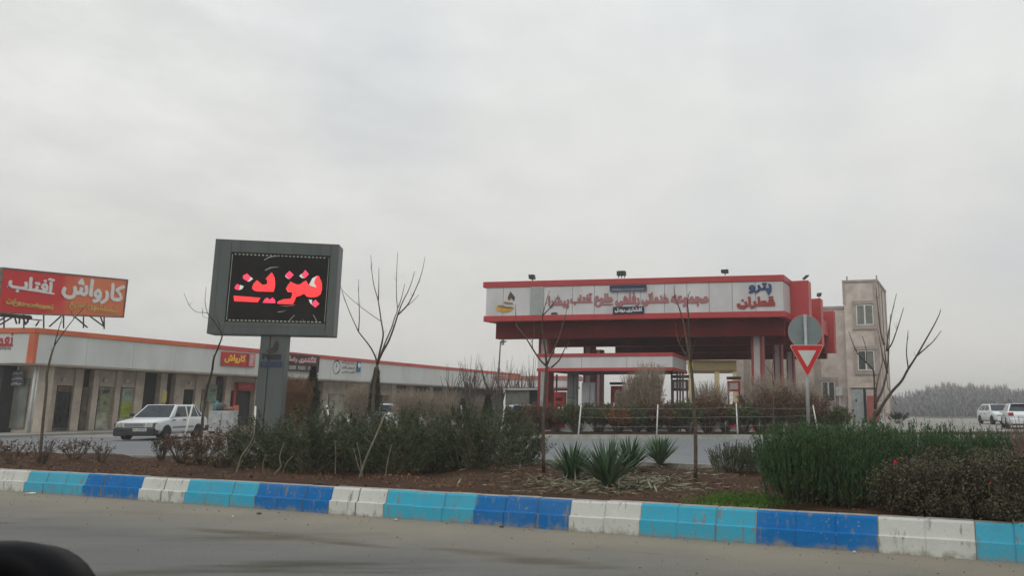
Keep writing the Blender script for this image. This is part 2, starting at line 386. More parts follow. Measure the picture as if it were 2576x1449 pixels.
for a, q, c, n in runs:
    if a < -100: sa = s_of(65)-.84; sb = s_of(65)
    else: sa, sb = s_of(a), s_of(q)
    for k in range(n): blocks.append((sa+(sb-sa)*k/n, sa+(sb-sa)*(k+1)/n, c))
pat = ['W']*2+['L']*3+['B']*3
s = blocks[0][0]; i = 0
while s > -80:
    seq = ['B', 'B', 'B', 'L', 'L', 'L', 'W', 'W']; blocks.insert(0, (s-.42, s, seq[i % 8])); s -= .42; i += 1
s = blocks[-1][1]; i = 0
while s < 25:
    seq = ['B', 'B', 'B', 'W', 'W', 'L', 'L', 'L']; blocks.append((s, s+.42, seq[i % 8])); s += .42; i += 1
b = MB(); mi = {'W': 0, 'L': 1, 'B': 2}
prof = [(0.0, -.05), (0.0, .155), (.035, .165), (.062, .30), (.078, .322), (.17, .325), (.17, -.05)]
for sa, sb, c in blocks:
    g = .0035; e = random.uniform(-.007, .007); dz = random.uniform(-.006, .006)
    if (sa+sb)/2 > 6.2 or (sa+sb)/2 < -25: g = .004
    e2 = e+random.uniform(-.006, .006)
    pv = []
    rad = .008
    secs = [(sa+g, e, .006), (sa+g+rad, e, 0), (sb-g-rad, e2, 0), (sb-g, e2, .006)]
    for ss, ee, ins in secs:
        for t_, z in prof: pv.append(kp(ss, t_+ee+(ins if t_ < .1 else 0), z+dz-(ins*.5 if z > .2 else 0)))
    n = len(prof); fs = []; ms = []
    for q in range(3):
        for k in range(n-1): fs.append((q*n+k, (q+1)*n+k, (q+1)*n+k+1, q*n+k+1)); ms.append(3 if k >= 4 else mi[c])
    fs += [tuple(range(n)), tuple(3*n+k for k in range(n-1, -1, -1))]; ms += [3, 3]
    o = len(b.v); b.v += [tuple(p) for p in pv]; b.f += [tuple(x+o for x in f) for f in fs]; b.m += ms
# mortar filling the joints, slightly recessed
for bi, (sa, sb, c) in enumerate(blocks[1:]):
    pv = []; jm = mi[c] if blocks[bi][2] == c and random.random() < .75 else 3
    for ss in (sa-.008, sa+.008):
        for t_, z in prof: pv.append(kp(ss, t_+.010 if t_ < .1 else t_-.003, z-.007))
    n = len(prof); b.add(pv, [(k, n+k, n+k+1, k+1) for k in range(n-1)], jm)
struct(b.build('kerb', [KW, KL, KB, KC]))
# low rear kerb of the strip and station kerb
b = MB(); 
for i in range(60):
    s = -26+i*.75; b.box8([kp(q, t_, z) for z in (-.05, .10) for q, t_ in ((s+.004, BK(s)), (s+.746, BK(s+.75)), (s+.746, BK(s+.75)+.14), (s+.004, BK(s)+.14))])
struct(b.build('rear_kerb', KC))
SK = mat('pale_kerbstone', (.36, .37, .33), .85, .12, 4, c2=(.26, .27, .23))
KF = Frame((-9, 31.4), (1, -.012)); b = MB()
for i in range(50):
    b.fbox(KF, -3+i*.8+.005, -3+i*.8+.795, 0, .18, -.05, .17+random.uniform(-.006, .006))
struct(b.build('station_kerb', SK))
b = MB(); pts = []
NX, NY = 120, 6
for i in range(NX+1):
    for j in range(NY+1):
        q = KF.p(-3+40*i/NX, .18+3.4*j/NY, .12+rng.normal(0, .02)+(.08 if 0 < j < NY else -.03)); b.v.append(tuple(q))
for i in range(NX):
    for j in range(NY):
        a = i*(NY+1)+j; b.f.append((a, a+NY+1, a+NY+2, a+1)); b.m.append(0)
struct(b.build('station_bed_soil', SOILM, smooth=True))

# ------------------------------------------------------------------ shop row on the left
SF = Frame((-29.3, 35.7), (.321, .947), (-.947, .321))
UC = SF.hit(88, 860)[0]                                  # corner of the row
UE = 46.0
shop = thing('shop_row', SF.p(UC, 1, 0), 'long single storey row of beige shops under a white and red fascia', 'shop building')
def zt(u): return 5.05-.006*(u-UC)
def zb(u): return 3.38-.006*(u-UC)
def slant(b, F, u0, u1, n0, n1, z0, z1, zf, mi=0):      # box whose heights follow the row's slight fall
    b.box8([F.p(u, n, z+zf(u)-zf(UC)) for z in (z0, z1) for u, n in ((u0, n0), (u1, n0), (u1, n1), (u0, n1))], mi)
b = MB()
step = 2.4; u = UC
segs = []
while u < UE: segs.append((u, min(u+step, UE))); u += step
for a, q in segs: slant(b, SF, a+.006, q-.006, 0, .12, 3.38, 4.80, zt)
slant(b, SF, UC, UE, .03, .35, 3.40, 4.98, zt, 1)
b.build('fascia', [FASC, SEAM], shop)
# left end of the row turns away along the road side
WF = Frame(SF.p(UC, 0, 0), (-1, .02), (.02, 1))
def wx(px, y=860): return WF.hit(px, y)[0]
b = MB(); b.fbox(WF, .28, 2.4, 0, .12, 3.38, 4.80, 0); b.fbox(WF, 2.412, 5.4, 0, .12, 3.38, 4.80, 0); b.fbox(WF, .0, 5.4, .125, .4, 3.40, 4.98, 1)
b.build('end_fascia', [FASC, SEAM], shop)
b = MB(); b.fbox(WF, -.05, .26, -.06, .124, 3.36, 4.80); b.build('corner_post_cladding', GLARE_TRIM, shop)
b = MB()
us = [UC-.1, UC+2.5, UC+5.5, UC+9]
for a, q in zip(us[:-1], us[1:]): slant(b, SF, a, q, -.07, .12, 4.805, 5.05, zt)
b.fbox(WF, .12, 2.0, -.07, .124, 4.805, 5.05)
b.build('roof_trim', GLARE_TRIM, shop, bevel=.01)  # left stretch of the trim, painted with the orange glare tint
b = MB(); slant(b, SF, UC+9.002, UE, -.07, .12, 4.805, 5.05, zt); b.fbox(WF, 2.004, 5.4, -.07, .124, 4.805, 5.05)
b.build('roof_trim', REDL, shop, bevel=.01)
b = MB(); slant(b, SF, UC, UE, .36, 9, 4.5, 4.7, zt); b.build('roof', GREYM, shop)
b = MB(); slant(b, SF, UC+.02, UE, .05, 3.1, 3.30, 3.375, zt); b.fbox(WF, .02, 5.4, .13, 2.0, 3.30, 3.375); b.build('soffit', BEIGE, shop)
DEP = 1.7                                                # how far the shopfronts sit behind the fascia
b = MB(); slant(b, SF, UC, UE, DEP+.25, DEP+6, .0, 3.29, zt)
b.build('shop_interior', DARK, shop)
# piers between shopfronts, read off the facade as (px0, px1)
def srect(b, px0, px1, n0, n1, z0, z1, y=1000, mi=0):
    u0 = SF.hit(px0, y, n0)[0]; u1 = SF.hit(px1, y, n0)[0]; slant(b, SF, u0, u1, n0, n1, z0, z1, zt, mi)
piers = [(100, 118), (119, 141, ), (184, 205), (231, 246), (289, 302), (339, 360), (401, 417), (438, 462), (491, 506), (528, 540), (566, 580), (640, 662), (700, 716), (760, 776), (812, 826), (872, 884), (930, 942), (985, 996), (1030, 1040), (1080, 1088), (1120, 1128)]
for p in piers:
    b = MB(); srect(b, p[0], p[1], DEP-.12, DEP+.3, 0, 3.28)
    b.build('pier', BEIGE, shop, bevel=.015)
for p0, p1 in ((141, 184), (246, 289), (302, 339), (462, 491), (506, 528), (580, 640), (662, 700), (826, 872), (884, 930), (942, 985)):
    b = MB(); srect(b, p0, p1, DEP, DEP+.3, 2.42, 3.27)
    b.build('lintel', BEIGE, shop)
def door(px0, px1, m, name='door', z1=2.38, n=DEP+.1, z0=.02, lab=None):
    b = MB(); srect(b, px0+1, px1-1, n, n+.06, z0, z1)
    o = b.build(name, m, shop)
    if lab: o['label'] = lab
    return o
BROWNW = mat('brown_shopfront', (.16, .13, .10), .5, .3, 2.5, c2=(.07, .058, .045))
PANEW = mat('shop_window', (.38, .38, .30), .25, .3, 2.2, c2=(.19, .19, .145), spec=.6)
d = door(142, 184, BROWNW, lab='brown framed shop door')
b = MB(); srect(b, 147, 163, DEP+.04, DEP+.098, .3, 2.1); srect(b, 166, 181, DEP+.04, DEP+.098, .3, 2.1); b.build('pane', GLASS, d)
door(247, 289, PANEW, 'shop_window', lab='shop window pasted with faded notices')
door(303, 339, PANEW, 'shop_window')
door(206, 231, BROWNW)
door(462, 491, DARK, lab='open black doorway')
door(507, 528, PANEW, 'shop_window')
door(541, 566, GLASS, 'shop_window', 3.0)
door(595, 625, DARK, lab='open black doorway with red frame')
RFR = mat('red_frame', (.42, .04, .05), .5, .1)
b = MB(); srect(b, 588, 594, DEP-.05, DEP+.1, .02, 2.95); srect(b, 594, 642, DEP-.05, DEP+.1, 2.42, 2.95); b.build('door_surround', RFR, shop)
for p0, p1, m in ((663, 700, PANEW), (717, 760, BROWNW), (777, 812, GLASS), (827, 872, PANEW), (885, 930, PANEW), (943, 985, BROWNW), (997, 1030, PANEW), (1041, 1080, GLASS)):
    door(p0, p1, m, 'shop_window', 2.6)
# plinth and pavement in front of the shops
b = MB(); slant(b, SF, UC-6, UE+3, -1.8, DEP+.3, -.1, .10, lambda u: 0); struct(b.build('shop_pavement', YARDM))
# end wall facing the road
b = MB(); b.fbox(WF, .05, 5.4, 1.2, 1.4, 0, 3.28)
b.build('end_wall', BEIGE, shop)
b = MB(); b.fbox(WF, 1.0, 3.6, 1.1, 1.196, .3, 2.7); b.build('end_window', GLASSG, shop)
# downpipes on the corner
for px in (96, 103):
    b = MB(); q = SF.hit(px, 1000, -.0)[0]; b.tube([SF.p(q, .45, .1), SF.p(q, .45, 3.29)], .05, 8); b.build('downpipe', PALE, shop, smooth=True)
# little domed lamps over the doors
for px in (158, 262, 318, 477):
    u_, z_ = SF.hit(px, 975, DEP-.05); b = MB(); b.lathe(tuple(SF.p(u_, DEP-.07, 2.72)), [(0, .13), (.07, .11), (.10, .04), (.1, -.04), (.06, -.1), (0, -.12)], 10); b.build('wall_lamp', PALE, shop, smooth=True)

# posters and signs on the row
def plate_px(name, px0, px1, y0, y1, n, th, m, label, cat, parent=None, F=SF):
    ym = (y0+y1)/2; u0, za = F.hit(px0, y0, n); u1, zb_ = F.hit(px1, y0, n); _, zc = F.hit(px0, y1, n)
    z1 = F.hit((px0+px1)/2, y0, n)[1]; z0 = F.hit((px0+px1)/2, y1, n)[1]
    root = thing(name, F.p((u0+u1)/2, n, z0), label, cat) if label else parent
    b = MB(); b.fbox(F, u0, u1, n-th, n, z0, z1); b.build('panel', m, root, bevel=.006)
    return root, u0, u1, z0, z1
YEL = mat('yellow_letters', (.80, .50, .06), .5, .05)
SRED = mat('sign_red', (.50, .04, .035), .4, .1, 2)
g, u0, u1, z0, z1 = plate_px('shop_sign', 557, 640, 888, 922, -.02, .12, SRED, 'red shop sign with large yellow lettering on the white fascia', 'sign')
lettering(SF, 'کارواش', u0+.15, u1-.75, z0+.16, z1-.12, -.141, YEL, g, .03, .05)
b = MB(); b.fbox(SF, u1-.62, u1-.5, -.147, -.141, z0+.05, z1-.05, 0); b.fbox(SF, u1-.45, u1-.05, -.147, -.141, z0+.05, z1-.05, 1)
b.build('side_stripe', [mat('purple_stripe', (.18, .03, .10), .5), mat('pinkish_print', (.6, .35, .33), .5, .3, 8)], g)
DKS = mat('maroon_sign', (.045, .022, .028), .4, .2, 2)
PNK = mat('pink_letters', (.62, .38, .36), .5, .08)
g, u0, u1, z0, z1 = plate_px('shop_sign', 715, 800, 893, 935, -.05, .18, DKS, 'dark maroon shop sign with pink lettering beside the grey display pillar', 'sign')
lettering(SF, 'انگشتری رضا', u0+.25, u1-.35, z0+.55, z1-.08, -.231, PNK, g, .03, .05)
for k, (a, q) in enumerate(((.1, .3), (.36, .58), (.66, .74), (.8, .9))):
    b = MB(); b.fbox(SF, u0+(u1-u0)*a, u0+(u1-u0)*q, -.236, -.231, z0+.1, z0+.36)
    b.build('small_print', mat('grey_print', (.32, .30, .30), .5, .3, 12), g)
# tilted hanger under the dark sign
b = MB(); b.bar(SF.p(u1-.2, -.1, z0-.02), SF.p(u1-.9, -.05, z0-.75), .05); b.bar(SF.p(u1-.05, -.15, z0-.02), SF.p(u1-.55, -.1, z0-.75), .03); b.build('bracket', RUST, g)
# round emblem and lines of lettering painted on the fascia further on
g = thing('painted_fascia_sign', SF.p(SF.hit(865, 930)[0], -.02, 3.6), 'round car emblem with three lines of faint lettering on the white fascia', 'sign')
u0, z0 = SF.hit(836, 941); u1, z1 = SF.hit(857, 907)
b = MB(); cu, cz, ru, rz = (u0+u1)/2, (z0+z1)/2, (u1-u0)/2, (z1-z0)/2
def arc(a0, a1, w0, k=18):
    for i in range(k):
        t0 = a0+(a1-a0)*i/k; t1 = a0+(a1-a0)*(i+1)/k; ww = w0*math.sin(math.pi*(i+.5)/k)+.02
        b.box8([SF.p(cu+ru*math.cos(t)*q, n, cz+rz*math.sin(t)*q) for n in (-.02, 0) for t, q in ((t0, 1), (t1, 1), (t1, 1-ww), (t0, 1-ww))])
arc(R(20), R(170), .16); arc(R(-100), R(-10), .16); arc(0, R(359), .02)
b.build('emblem', mat('ink', (.03, .03, .035), .5), g)
b = MB(); b.prism([SF.p(cu-.05*ru, -.02, cz+.5*rz), SF.p(cu+.2*ru, -.02, cz), SF.p(cu-.2*ru, -.02, cz-.1*rz)], SF.n*.02); b.build('emblem_core', mat('pale_ink', (.3, .32, .34), .5), g)
for (ya, yb, tx, m) in ((908, 918, 'تعمیرگاه', mat('rose_print', (.50, .22, .25), .6, .1)), (921, 929, 'سرویس کاران', mat('grey_violet_print', (.25, .22, .27), .6)), (933, 940, 'تلفن تماس', mat('grey_print2', (.20, .20, .22), .6))):
    a, za = SF.hit(860, ya); c_, zb_ = SF.hit(892, ya); z2 = SF.hit(876, yb)[1]; z1_ = SF.hit(876, ya)[1]
    lettering(SF, tx, a, c_, z2, z1_, -.001, m, g, .02, .025)
g, u0, u1, z0, z1 = plate_px('projecting_sign', 898, 906, 909, 936, -.02, .10, mat('sign_blue', (.03, .13, .30), .4, .1), 'narrow blue sign with a white oval on the white fascia', 'sign')
b = MB(); uc = (u0+u1)/2; b.prism([SF.p(uc+.16*math.cos(k*.524), -.121, z0+(z1-z0)*.62+.18*math.sin(k*.524)) for k in range(12)], SF.n*-.01); b.build('oval_mark', WHITE, g)
# first word of the lettering that runs off the left edge of the picture
g = thing('painted_fascia_lettering', WF.p(wx(20), -.02, 4.0), 'red lettering painted on the white fascia at the left end of the row', 'lettering')
F2 = Frame(WF.p(0, 0, 0), (1, -.02), (.02, 1))
lettering(F2, 'نعمت', F2.hit(-38, 860)[0], F2.hit(34, 860)[0], F2.hit(0, 872)[1], F2.hit(0, 838)[1], -.001, RFR, g, .02, .03)
b = MB()
for k in range(9): b.fbox(F2, F2.hit(-6+k*4, 870)[0], F2.hit(-3.4+k*4, 870)[0], -.012, -.001, F2.hit(0, 879+(k % 3))[1], F2.hit(0, 874-(k % 2)*1.5)[1])
b.build('small_print', mat('grey_print3', (.22, .22, .22), .6), g)
# notices on shop windows
POG = mat('poster_green', (.30, .40, .05), .5, .25, 6, c2=(.22, .30, .03)); POW = mat('poster_pale', (.34, .42, .36), .5, .15, 9)
g, u0, u1, z0, z1 = plate_px('window_poster', 305, 336, 1012, 1050, DEP+.06, .02, POG, 'yellow green poster with a pale top on the shop window behind the white saloon car', 'poster')
b = MB(); za = SF.hit(320, 979, DEP+.06)[1]; b.fbox(SF, u0, u1, DEP+.04, DEP+.06, z1+.003, za); b.build('panel', POW, g)
lettering(SF, 'فروش', u0+.15, u1-.15, z1-.55, z1-.15, DEP+.039, mat('poster_ink', (.42, .22, .03), .6), g, .004, .03)
lettering(SF, 'لوازم', u0+.15, u1-.15, z1+.35, z1+.65, DEP+.039, mat('poster_ink2', (.10, .16, .14), .6), g, .004, .02)
g, u0, u1, z0, z1 = plate_px('window_notice', 252, 280, 990, 1035, DEP+.06, .02, mat('notice', (.24, .26, .16), .6, .3, 8, c2=(.16, .17, .10)), 'faded greenish notice on the shop window left of the yellow green poster', 'notice')
lettering(SF, 'تعویض', u0+.1, u1-.1, z0+.9, z0+1.25, DEP+.039, DKGREY, g, .004, .02)
lettering(SF, 'روغن', u0+.2, u1-.2, z0+.3, z0+.65, DEP+.039, mat('notice_green', (.06, .11, .05), .6), g, .004, .02)
g = thing('hanging_notice', F2.p(F2.hit(46, 940)[0], 1.0, 2.6), 'violet grey hanging notice with three lines of white lettering near the left edge', 'notice')
a, z1 = F2.hit(28, 932, 1.0); c_, _ = F2.hit(64, 932, 1.0); z0 = F2.hit(46, 972, 1.0)[1]
b = MB(); b.fbox(F2, a, c_, .96, 1.0, z0, z1); b.build('panel', mat('violet_panel', (.10, .085, .11), .6, .1), g)
for k, tx in enumerate(('کارواش', 'نقاشی', 'صافکاری')):
    lettering(F2, tx, a+.08, c_-.08, z0+.06+(2-k)*(z1-z0)*.32, z0+.02+(2-k)*(z1-z0)*.32+(z1-z0)*.24, .959, PALE, g, .004, .02)
b = MB(); b.bar(F2.p(a, .98, z1+.32), F2.p(c_+.05, .98, z1+.30), .04); b.bar(F2.p((a+c_)/2, .98, z1), F2.p((a+c_)/2, .98, z1+.3), .03); b.build('hanger', PALE, g)
g, u0, u1, z0, z1 = plate_px('standing_board', 407, 419, 985, 1013, -.2, .05, mat('yellow_board', (.42, .34, .10), .6, .12), 'small yellow board on a post above the roof of the white saloon car', 'board')
b = MB(); b.bar(SF.p((u0+u1)/2, -.18, .1), SF.p((u0+u1)/2, -.18, z0+.05), .035); b.build('post', STEEL, g)
g, u0, u1, z0, z1 = plate_px('shop_sign', 598, 634, 964, 981, DEP-.2, .08, mat('red_small_sign', (.45, .05, .055), .4), 'small red sign over the open black doorway by the display pillar', 'sign')
lettering(SF, 'کارواش', u0+.2, u1-.2, z0+.12, z1-.12, DEP-.281, mat('pale_red', (.6, .16, .14), .5), g, .01, .02)
g, u0, u1, z0, z1 = plate_px('menu_board', 524, 546, 968, 1012, DEP-.2, .05, mat('green_board', (.20, .30, .22), .5, .2, 3), 'pale green board on the shopfront behind the white cabinet', 'board')
lettering(SF, 'روغن', u0+.1, u1-.1, z1-.5, z1-.15, DEP-.251, DKGREY, g, .004, .02)
g, u0, u1, z0, z1 = plate_px('banner_stand', 586, 600, 1020, 1070, -.5, .05, mat('orange_banner', (.55, .14, .07), .5, .2, 3), 'narrow orange red banner standing beside the open black doorway', 'banner')
lettering(SF, 'باز', u0+.05, u1-.05, z0+.5, z0+.9, -.551, YEL, g, .004, .02)
# white cabinet with things on top
CF = Frame(G(521, 1092), (1, .15), (-.15, 1)); 
b0 = G(521, 1092); CW = CF.hit(583, 1092)[0]; CZ = CF.hit(550, 1034)[1]
g = thing('cabinet', CF.p(CW/2, .3, 0), 'white metal cabinet with dark marks standing in front of the shops', 'cabinet')
b = MB(); b.fbox(CF, 0, CW, 0, .6, .12, CZ); b.build('body', mat('cabinet_white', (.40, .42, .42), .5, .12, 3, c2=(.26, .27, .27)), g, bevel=.015)
b = MB(); b.fbox(CF, CW*.5, CW*.515, -.004, 0, .15, CZ-.05); b.fbox(CF, CW*.45, CW*.48, -.03, -.004, CZ*.5, CZ*.6); b.build('door_gap', DKGREY, g)
b = MB(); 
for q in (.05, CW-.15): b.fbox(CF, q, q+.1, .05, .5, 0, .119)
b.build('foot', DKGREY, g)
for k, (px, h_, m, lb, nm) in enumerate(((538, .5, mat('teal_plastic', (.05, .17, .19), .3, .1), 'teal plastic water container on the white cabinet', 'water_container'), (551, .42, DKGREY, 'dark bundle on the white cabinet beside the teal container', 'bundle'), (569, .22, mat('reddish_cloth', (.22, .10, .08), .8, .2), 'dull red cloth bag on the right end of the white cabinet', 'bag'))):
    u_ = CF.hit(px, 1030)[0]; c_ = CF.p(u_, .3, CZ+.002)
    b = MB()
    if k == 0: b.lathe(tuple(c_), [(0, 0), (.16, 0), (.17, .05), (.17, .3), (.12, .38), (.05, .42), (.05, h_), (0, h_)], 14)
    else: b.lathe(tuple(c_), [(0, 0), (.22, 0), (.27, .08), (.24, h_*.6), (.14, h_*.85), (.05, h_), (0, h_)], 9)
    o = b.build(nm, m, None, smooth=True); tag(o, lb, 'container' if k == 0 else 'bag')

# rooftop billboard
BFr = Frame((-29.5, 32.9), (.135, .991), (-.991, .135))
u0, zt0 = BFr.hit(6, 672); u1, zt1 = BFr.hit(322, 703); _, zb0 = BFr.hit(2, 790); _, zb1 = BFr.hit(313, 800)
g = thing('rooftop_billboard', BFr.p((u0+u1)/2, .1, zb0), 'red and orange rooftop billboard with big white lettering on a steel lattice', 'billboard')
def quadbox(b, F, u0, u1, n0, n1, za0, za1, zb0, zb1, mi=0):   # za bottom left/right, zb top left/right
    b.box8([F.p(u0, n0, za0), F.p(u1, n0, za1), F.p(u1, n1, za1), F.p(u0, n1, za0), F.p(u0, n0, zb0), F.p(u1, n0, zb1), F.p(u1, n1, zb1), F.p(u0, n1, zb0)], mi)
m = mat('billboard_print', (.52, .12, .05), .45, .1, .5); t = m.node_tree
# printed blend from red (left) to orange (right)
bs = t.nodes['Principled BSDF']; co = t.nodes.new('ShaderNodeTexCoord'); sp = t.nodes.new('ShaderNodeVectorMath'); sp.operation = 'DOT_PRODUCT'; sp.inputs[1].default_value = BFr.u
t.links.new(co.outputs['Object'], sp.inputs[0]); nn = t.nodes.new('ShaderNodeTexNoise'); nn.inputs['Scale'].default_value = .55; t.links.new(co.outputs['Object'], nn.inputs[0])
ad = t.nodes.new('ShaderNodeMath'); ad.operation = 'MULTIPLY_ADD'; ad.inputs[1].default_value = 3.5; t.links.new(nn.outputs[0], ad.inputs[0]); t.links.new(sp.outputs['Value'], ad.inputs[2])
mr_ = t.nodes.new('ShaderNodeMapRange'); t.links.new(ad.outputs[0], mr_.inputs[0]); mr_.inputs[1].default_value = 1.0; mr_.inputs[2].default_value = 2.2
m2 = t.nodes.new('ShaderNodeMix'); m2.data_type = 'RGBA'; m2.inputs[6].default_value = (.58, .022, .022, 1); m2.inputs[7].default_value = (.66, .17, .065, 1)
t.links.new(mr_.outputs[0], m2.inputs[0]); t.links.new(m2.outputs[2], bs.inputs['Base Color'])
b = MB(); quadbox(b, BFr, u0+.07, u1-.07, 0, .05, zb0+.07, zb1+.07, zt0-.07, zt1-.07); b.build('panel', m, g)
b = MB(); FRW = mat('sign_frame', (.20, .13, .11), .5, .2)
quadbox(b, BFr, u0, u1, -.03, .12, zt0-.069, zt1-.069, zt0, zt1); quadbox(b, BFr, u0, u1, -.03, .12, zb0, zb1, zb0+.069, zb1+.069)
quadbox(b, BFr, u0, u0+.069, -.03, .12, zb0+.07, zb0+.07, zt0-.07, zt0-.07); quadbox(b, BFr, u1-.069, u1, -.03, .12, zb1+.07, zb1+.07, zt1-.07, zt1-.07)
b.build('frame', FRW, g)
LW = mat('billboard_white', (.72, .69, .68), .5, .05)
def bl(text, a, c, y0, y1, m, bold, cell=.02):
    ua, ub = BFr.hit(a, 740)[0], BFr.hit(c, 740)[0]; mid = (a+c)/2; z1_ = BFr.hit(mid, y0)[1]; z0_ = BFr.hit(mid, y1)[1]
    lettering(BFr, text, ua, ub, z0_, z1_, -.001, m, g, .04, bold, cell)
bl('آفتاب', 14, 135, 690, 741, LW, .042); bl('کارواش', 153, 311, 702, 762, LW, .042)
GOLD = mat('gold_letters', (.60, .38, .10), .5, .1)
bl('تعویض روغن', 15, 138, 757, 776, GOLD, .035); bl('شستشوی سریع', 175, 300, 764, 786, GOLD, .035)
def lat(a, ay, c, cy, r=.035, n=.3, n2=None):
    ua, za = BFr.hit(a, ay, n); uc_, zc = BFr.hit(c, cy, n); lb.bar(BFr.p(ua, n, za), BFr.p(uc_, n if n2 is None else n2, zc), r)
lb = MB()
for a in ((262, 795, 262, 828), (252, 795, 262, 822), (225, 795, 262, 822), (188, 797, 220, 824), (154, 795, 124, 822), (40, 793, 0, 817), (20, 793, 0, 806), (57, 797, 65, 817), (75, 797, 66, 815), (36, 795, 42, 815), (50, 797, 48, 815), (70, 800, 70, 812), (0, 790, 76, 795), (98, 808, 90, 820)):
    lat(*a)
lat(0, 793, 78, 799, .08); lat(44, 800, 105, 806, .03)
for px in (10, 60, 110, 160, 210, 262): lat(px, 796, px, 826, .03, .9); lat(px, 700, px, 826, .03, .9)
lb.build('lattice', RUST, g)

# ------------------------------------------------------------------ electronic display on its pillar
def dispY(px): return 24.0
r0 = P(544, 598, 24.6); r1 = P(854, 618, 25.5)
EF = Frame((r0.x, r0.y), (r1.x-r0.x, r1.y-r0.y)); EW = (Vector((r1.x, r1.y, 0))-Vector((r0.x, r0.y, 0))).length
ZT = (r0.z+r1.z)/2; ZB = EF.hit(690, 843)[1]
base = EF.p(EW/2, .3, 0)
g = thing('display_board', base, 'large slate grey roadside display showing glowing red lettering on a tall pillar', 'display sign')
bw = .42
b = MB()
b.fbox(EF, 0, EW, .06, .75, ZB, ZT)
b.build('casing', SIGNB, g, bevel=.02)
b = MB(); si = [EF.hit(575, 720)[0], EF.hit(826, 720)[0], EF.hit(700, 812)[1], EF.hit(700, 640)[1]]
b.fbox(EF, .0, si[0]-.01, -.04, .058, ZB, ZT); b.fbox(EF, si[1]+.01, EW, -.04, .058, ZB, ZT)
b.fbox(EF, si[0]-.008, si[1]+.008, -.04, .058, ZB, si[2]-.01); b.fbox(EF, si[0]-.008, si[1]+.008, -.04, .058, si[3]+.01, ZT)
b.build('face_frame', SIGNB, g, bevel=.012)
b = MB()
for q in (.2, .42, .63, .85):
    for a, c_ in ((ZB+.01, si[2]-.02), (si[3]+.02, ZT-.01)): b = MB(); b.fbox(EF, EW*q, EW*q+.012, -.043, -.0401, a, c_); b.build('panel_joint', DKGREY, g)
b = MB(); b.fbox(EF, .17, .18, -.043, -.0401, ZB+.2, ZT-.2); b.build('panel_joint', DKGREY, g); b = MB(); b.fbox(EF, .05, EW-.05, -.043, -.0401, ZB+.26, ZB+.27); b.build('panel_joint', DKGREY, g)
b = MB(); b.fbox(EF, si[0], si[1], .0, .055, si[2], si[3]); b.build('screen', BLACKG, g)
b = MB(); wv = mat('edge_light', (.42, .44, .36), .4, .2)
nk = 24
for k in range(nk):
    ua = si[0]+.1+(si[1]-si[0]-.2)*k/nk
    b = MB(); b.fbox(EF, ua, ua+.055, -.02, -.004, si[3]-.07, si[3]-.03); b.build('edge_light', wv, g)
    b = MB(); b.fbox(EF, ua, ua+.07, -.02, -.004, si[2]+.03, si[2]+.07); b.build('edge_light', wv, g)
for q in (si[0]+.03, si[1]-.045): b = MB(); b.fbox(EF, q, q+.014, -.02, -.004, si[2]+.05, si[3]-.05); b.build('edge_strip', wv, g)
LEDR = mat('led_red', (.95, .04, .045), .5, .03, emit=.75); LEDP = mat('led_crimson', (.80, .05, .12), .5, .03, emit=.7); LEDW = mat('led_white', (.62, .66, .62), .5, .1, emit=.35)
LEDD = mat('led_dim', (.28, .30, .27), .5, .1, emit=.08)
def zl(pts): return [(px, py) for px, py in Zf((700, 880), 3.6229, pts)]
def ledpoly(polys, n, m, name):
    for pg in polys:
        b = MB(); b.prism(on_plane(EF, zl(pg), n), EF.n*.012); b.build(name, m, g)
red = [[(1960, 700), (2000, 790), (2010, 880), (1990, 960), (1940, 1000), (1850, 1010), (1790, 995), (1755, 955), (1700, 985), (1645, 1000), (1620, 1060), (1595, 1105), (1380, 1100), (1375, 1075), (1460, 1035), (1560, 1030), (1580, 1000), (1590, 940), (1540, 935), (1500, 890), (1530, 830), (1570, 790), (1620, 815), (1655, 828), (1700, 825), (1745, 790), (1785, 770), (1815, 830), (1850, 860), (1935, 870), (1895, 800), (1915, 740)],
       [(1300, 655), (1335, 720), (1347, 790), (1345, 850), (1325, 930), (1100, 925), (1050, 912), (1020, 880), (1040, 820), (1090, 765), (1165, 832), (1228, 825), (1240, 780), (1215, 745)],
       [(760, 985), (1140, 1015), (1100, 1078), (770, 1062)]]
crim = [[(1770, 620), (1825, 680), (1770, 738), (1725, 690)], [(1550, 635), (1610, 690), (1550, 750), (1490, 690)], [(1915, 1040), (1972, 1100), (1910, 1155), (1862, 1095)], [(950, 670), (1000, 720), (960, 785), (890, 740), (895, 700)],
        [(830, 820), (840, 905), (795, 898), (772, 875), (800, 825)], [(1170, 1085), (1198, 1035), (1235, 1010), (1270, 1040), (1310, 1010), (1345, 1045), (1350, 1092)]]
wh = [[(1945, 700), (1900, 780), (1935, 868), (1850, 850), (1825, 830), (1870, 740)], [(1730, 670), (1725, 700), (1765, 738), (1720, 735), (1685, 705)], [(1490, 695), (1545, 752), (1525, 745), (1488, 712)], [(1820, 1040), (1870, 1045), (1862, 1100), (1890, 1135), (1840, 1090)],
      [(990, 710), (1035, 745), (985, 785), (958, 785)], [(845, 830), (905, 850), (880, 890), (840, 905)], [(1380, 1085), (1400, 1060), (1480, 1035), (1490, 1045), (1420, 1080)], [(1570, 785), (1500, 885), (1530, 935), (1545, 925), (1512, 885), (1578, 800)], [(1750, 790), (1700, 865), (1722, 860), (1765, 800)]]
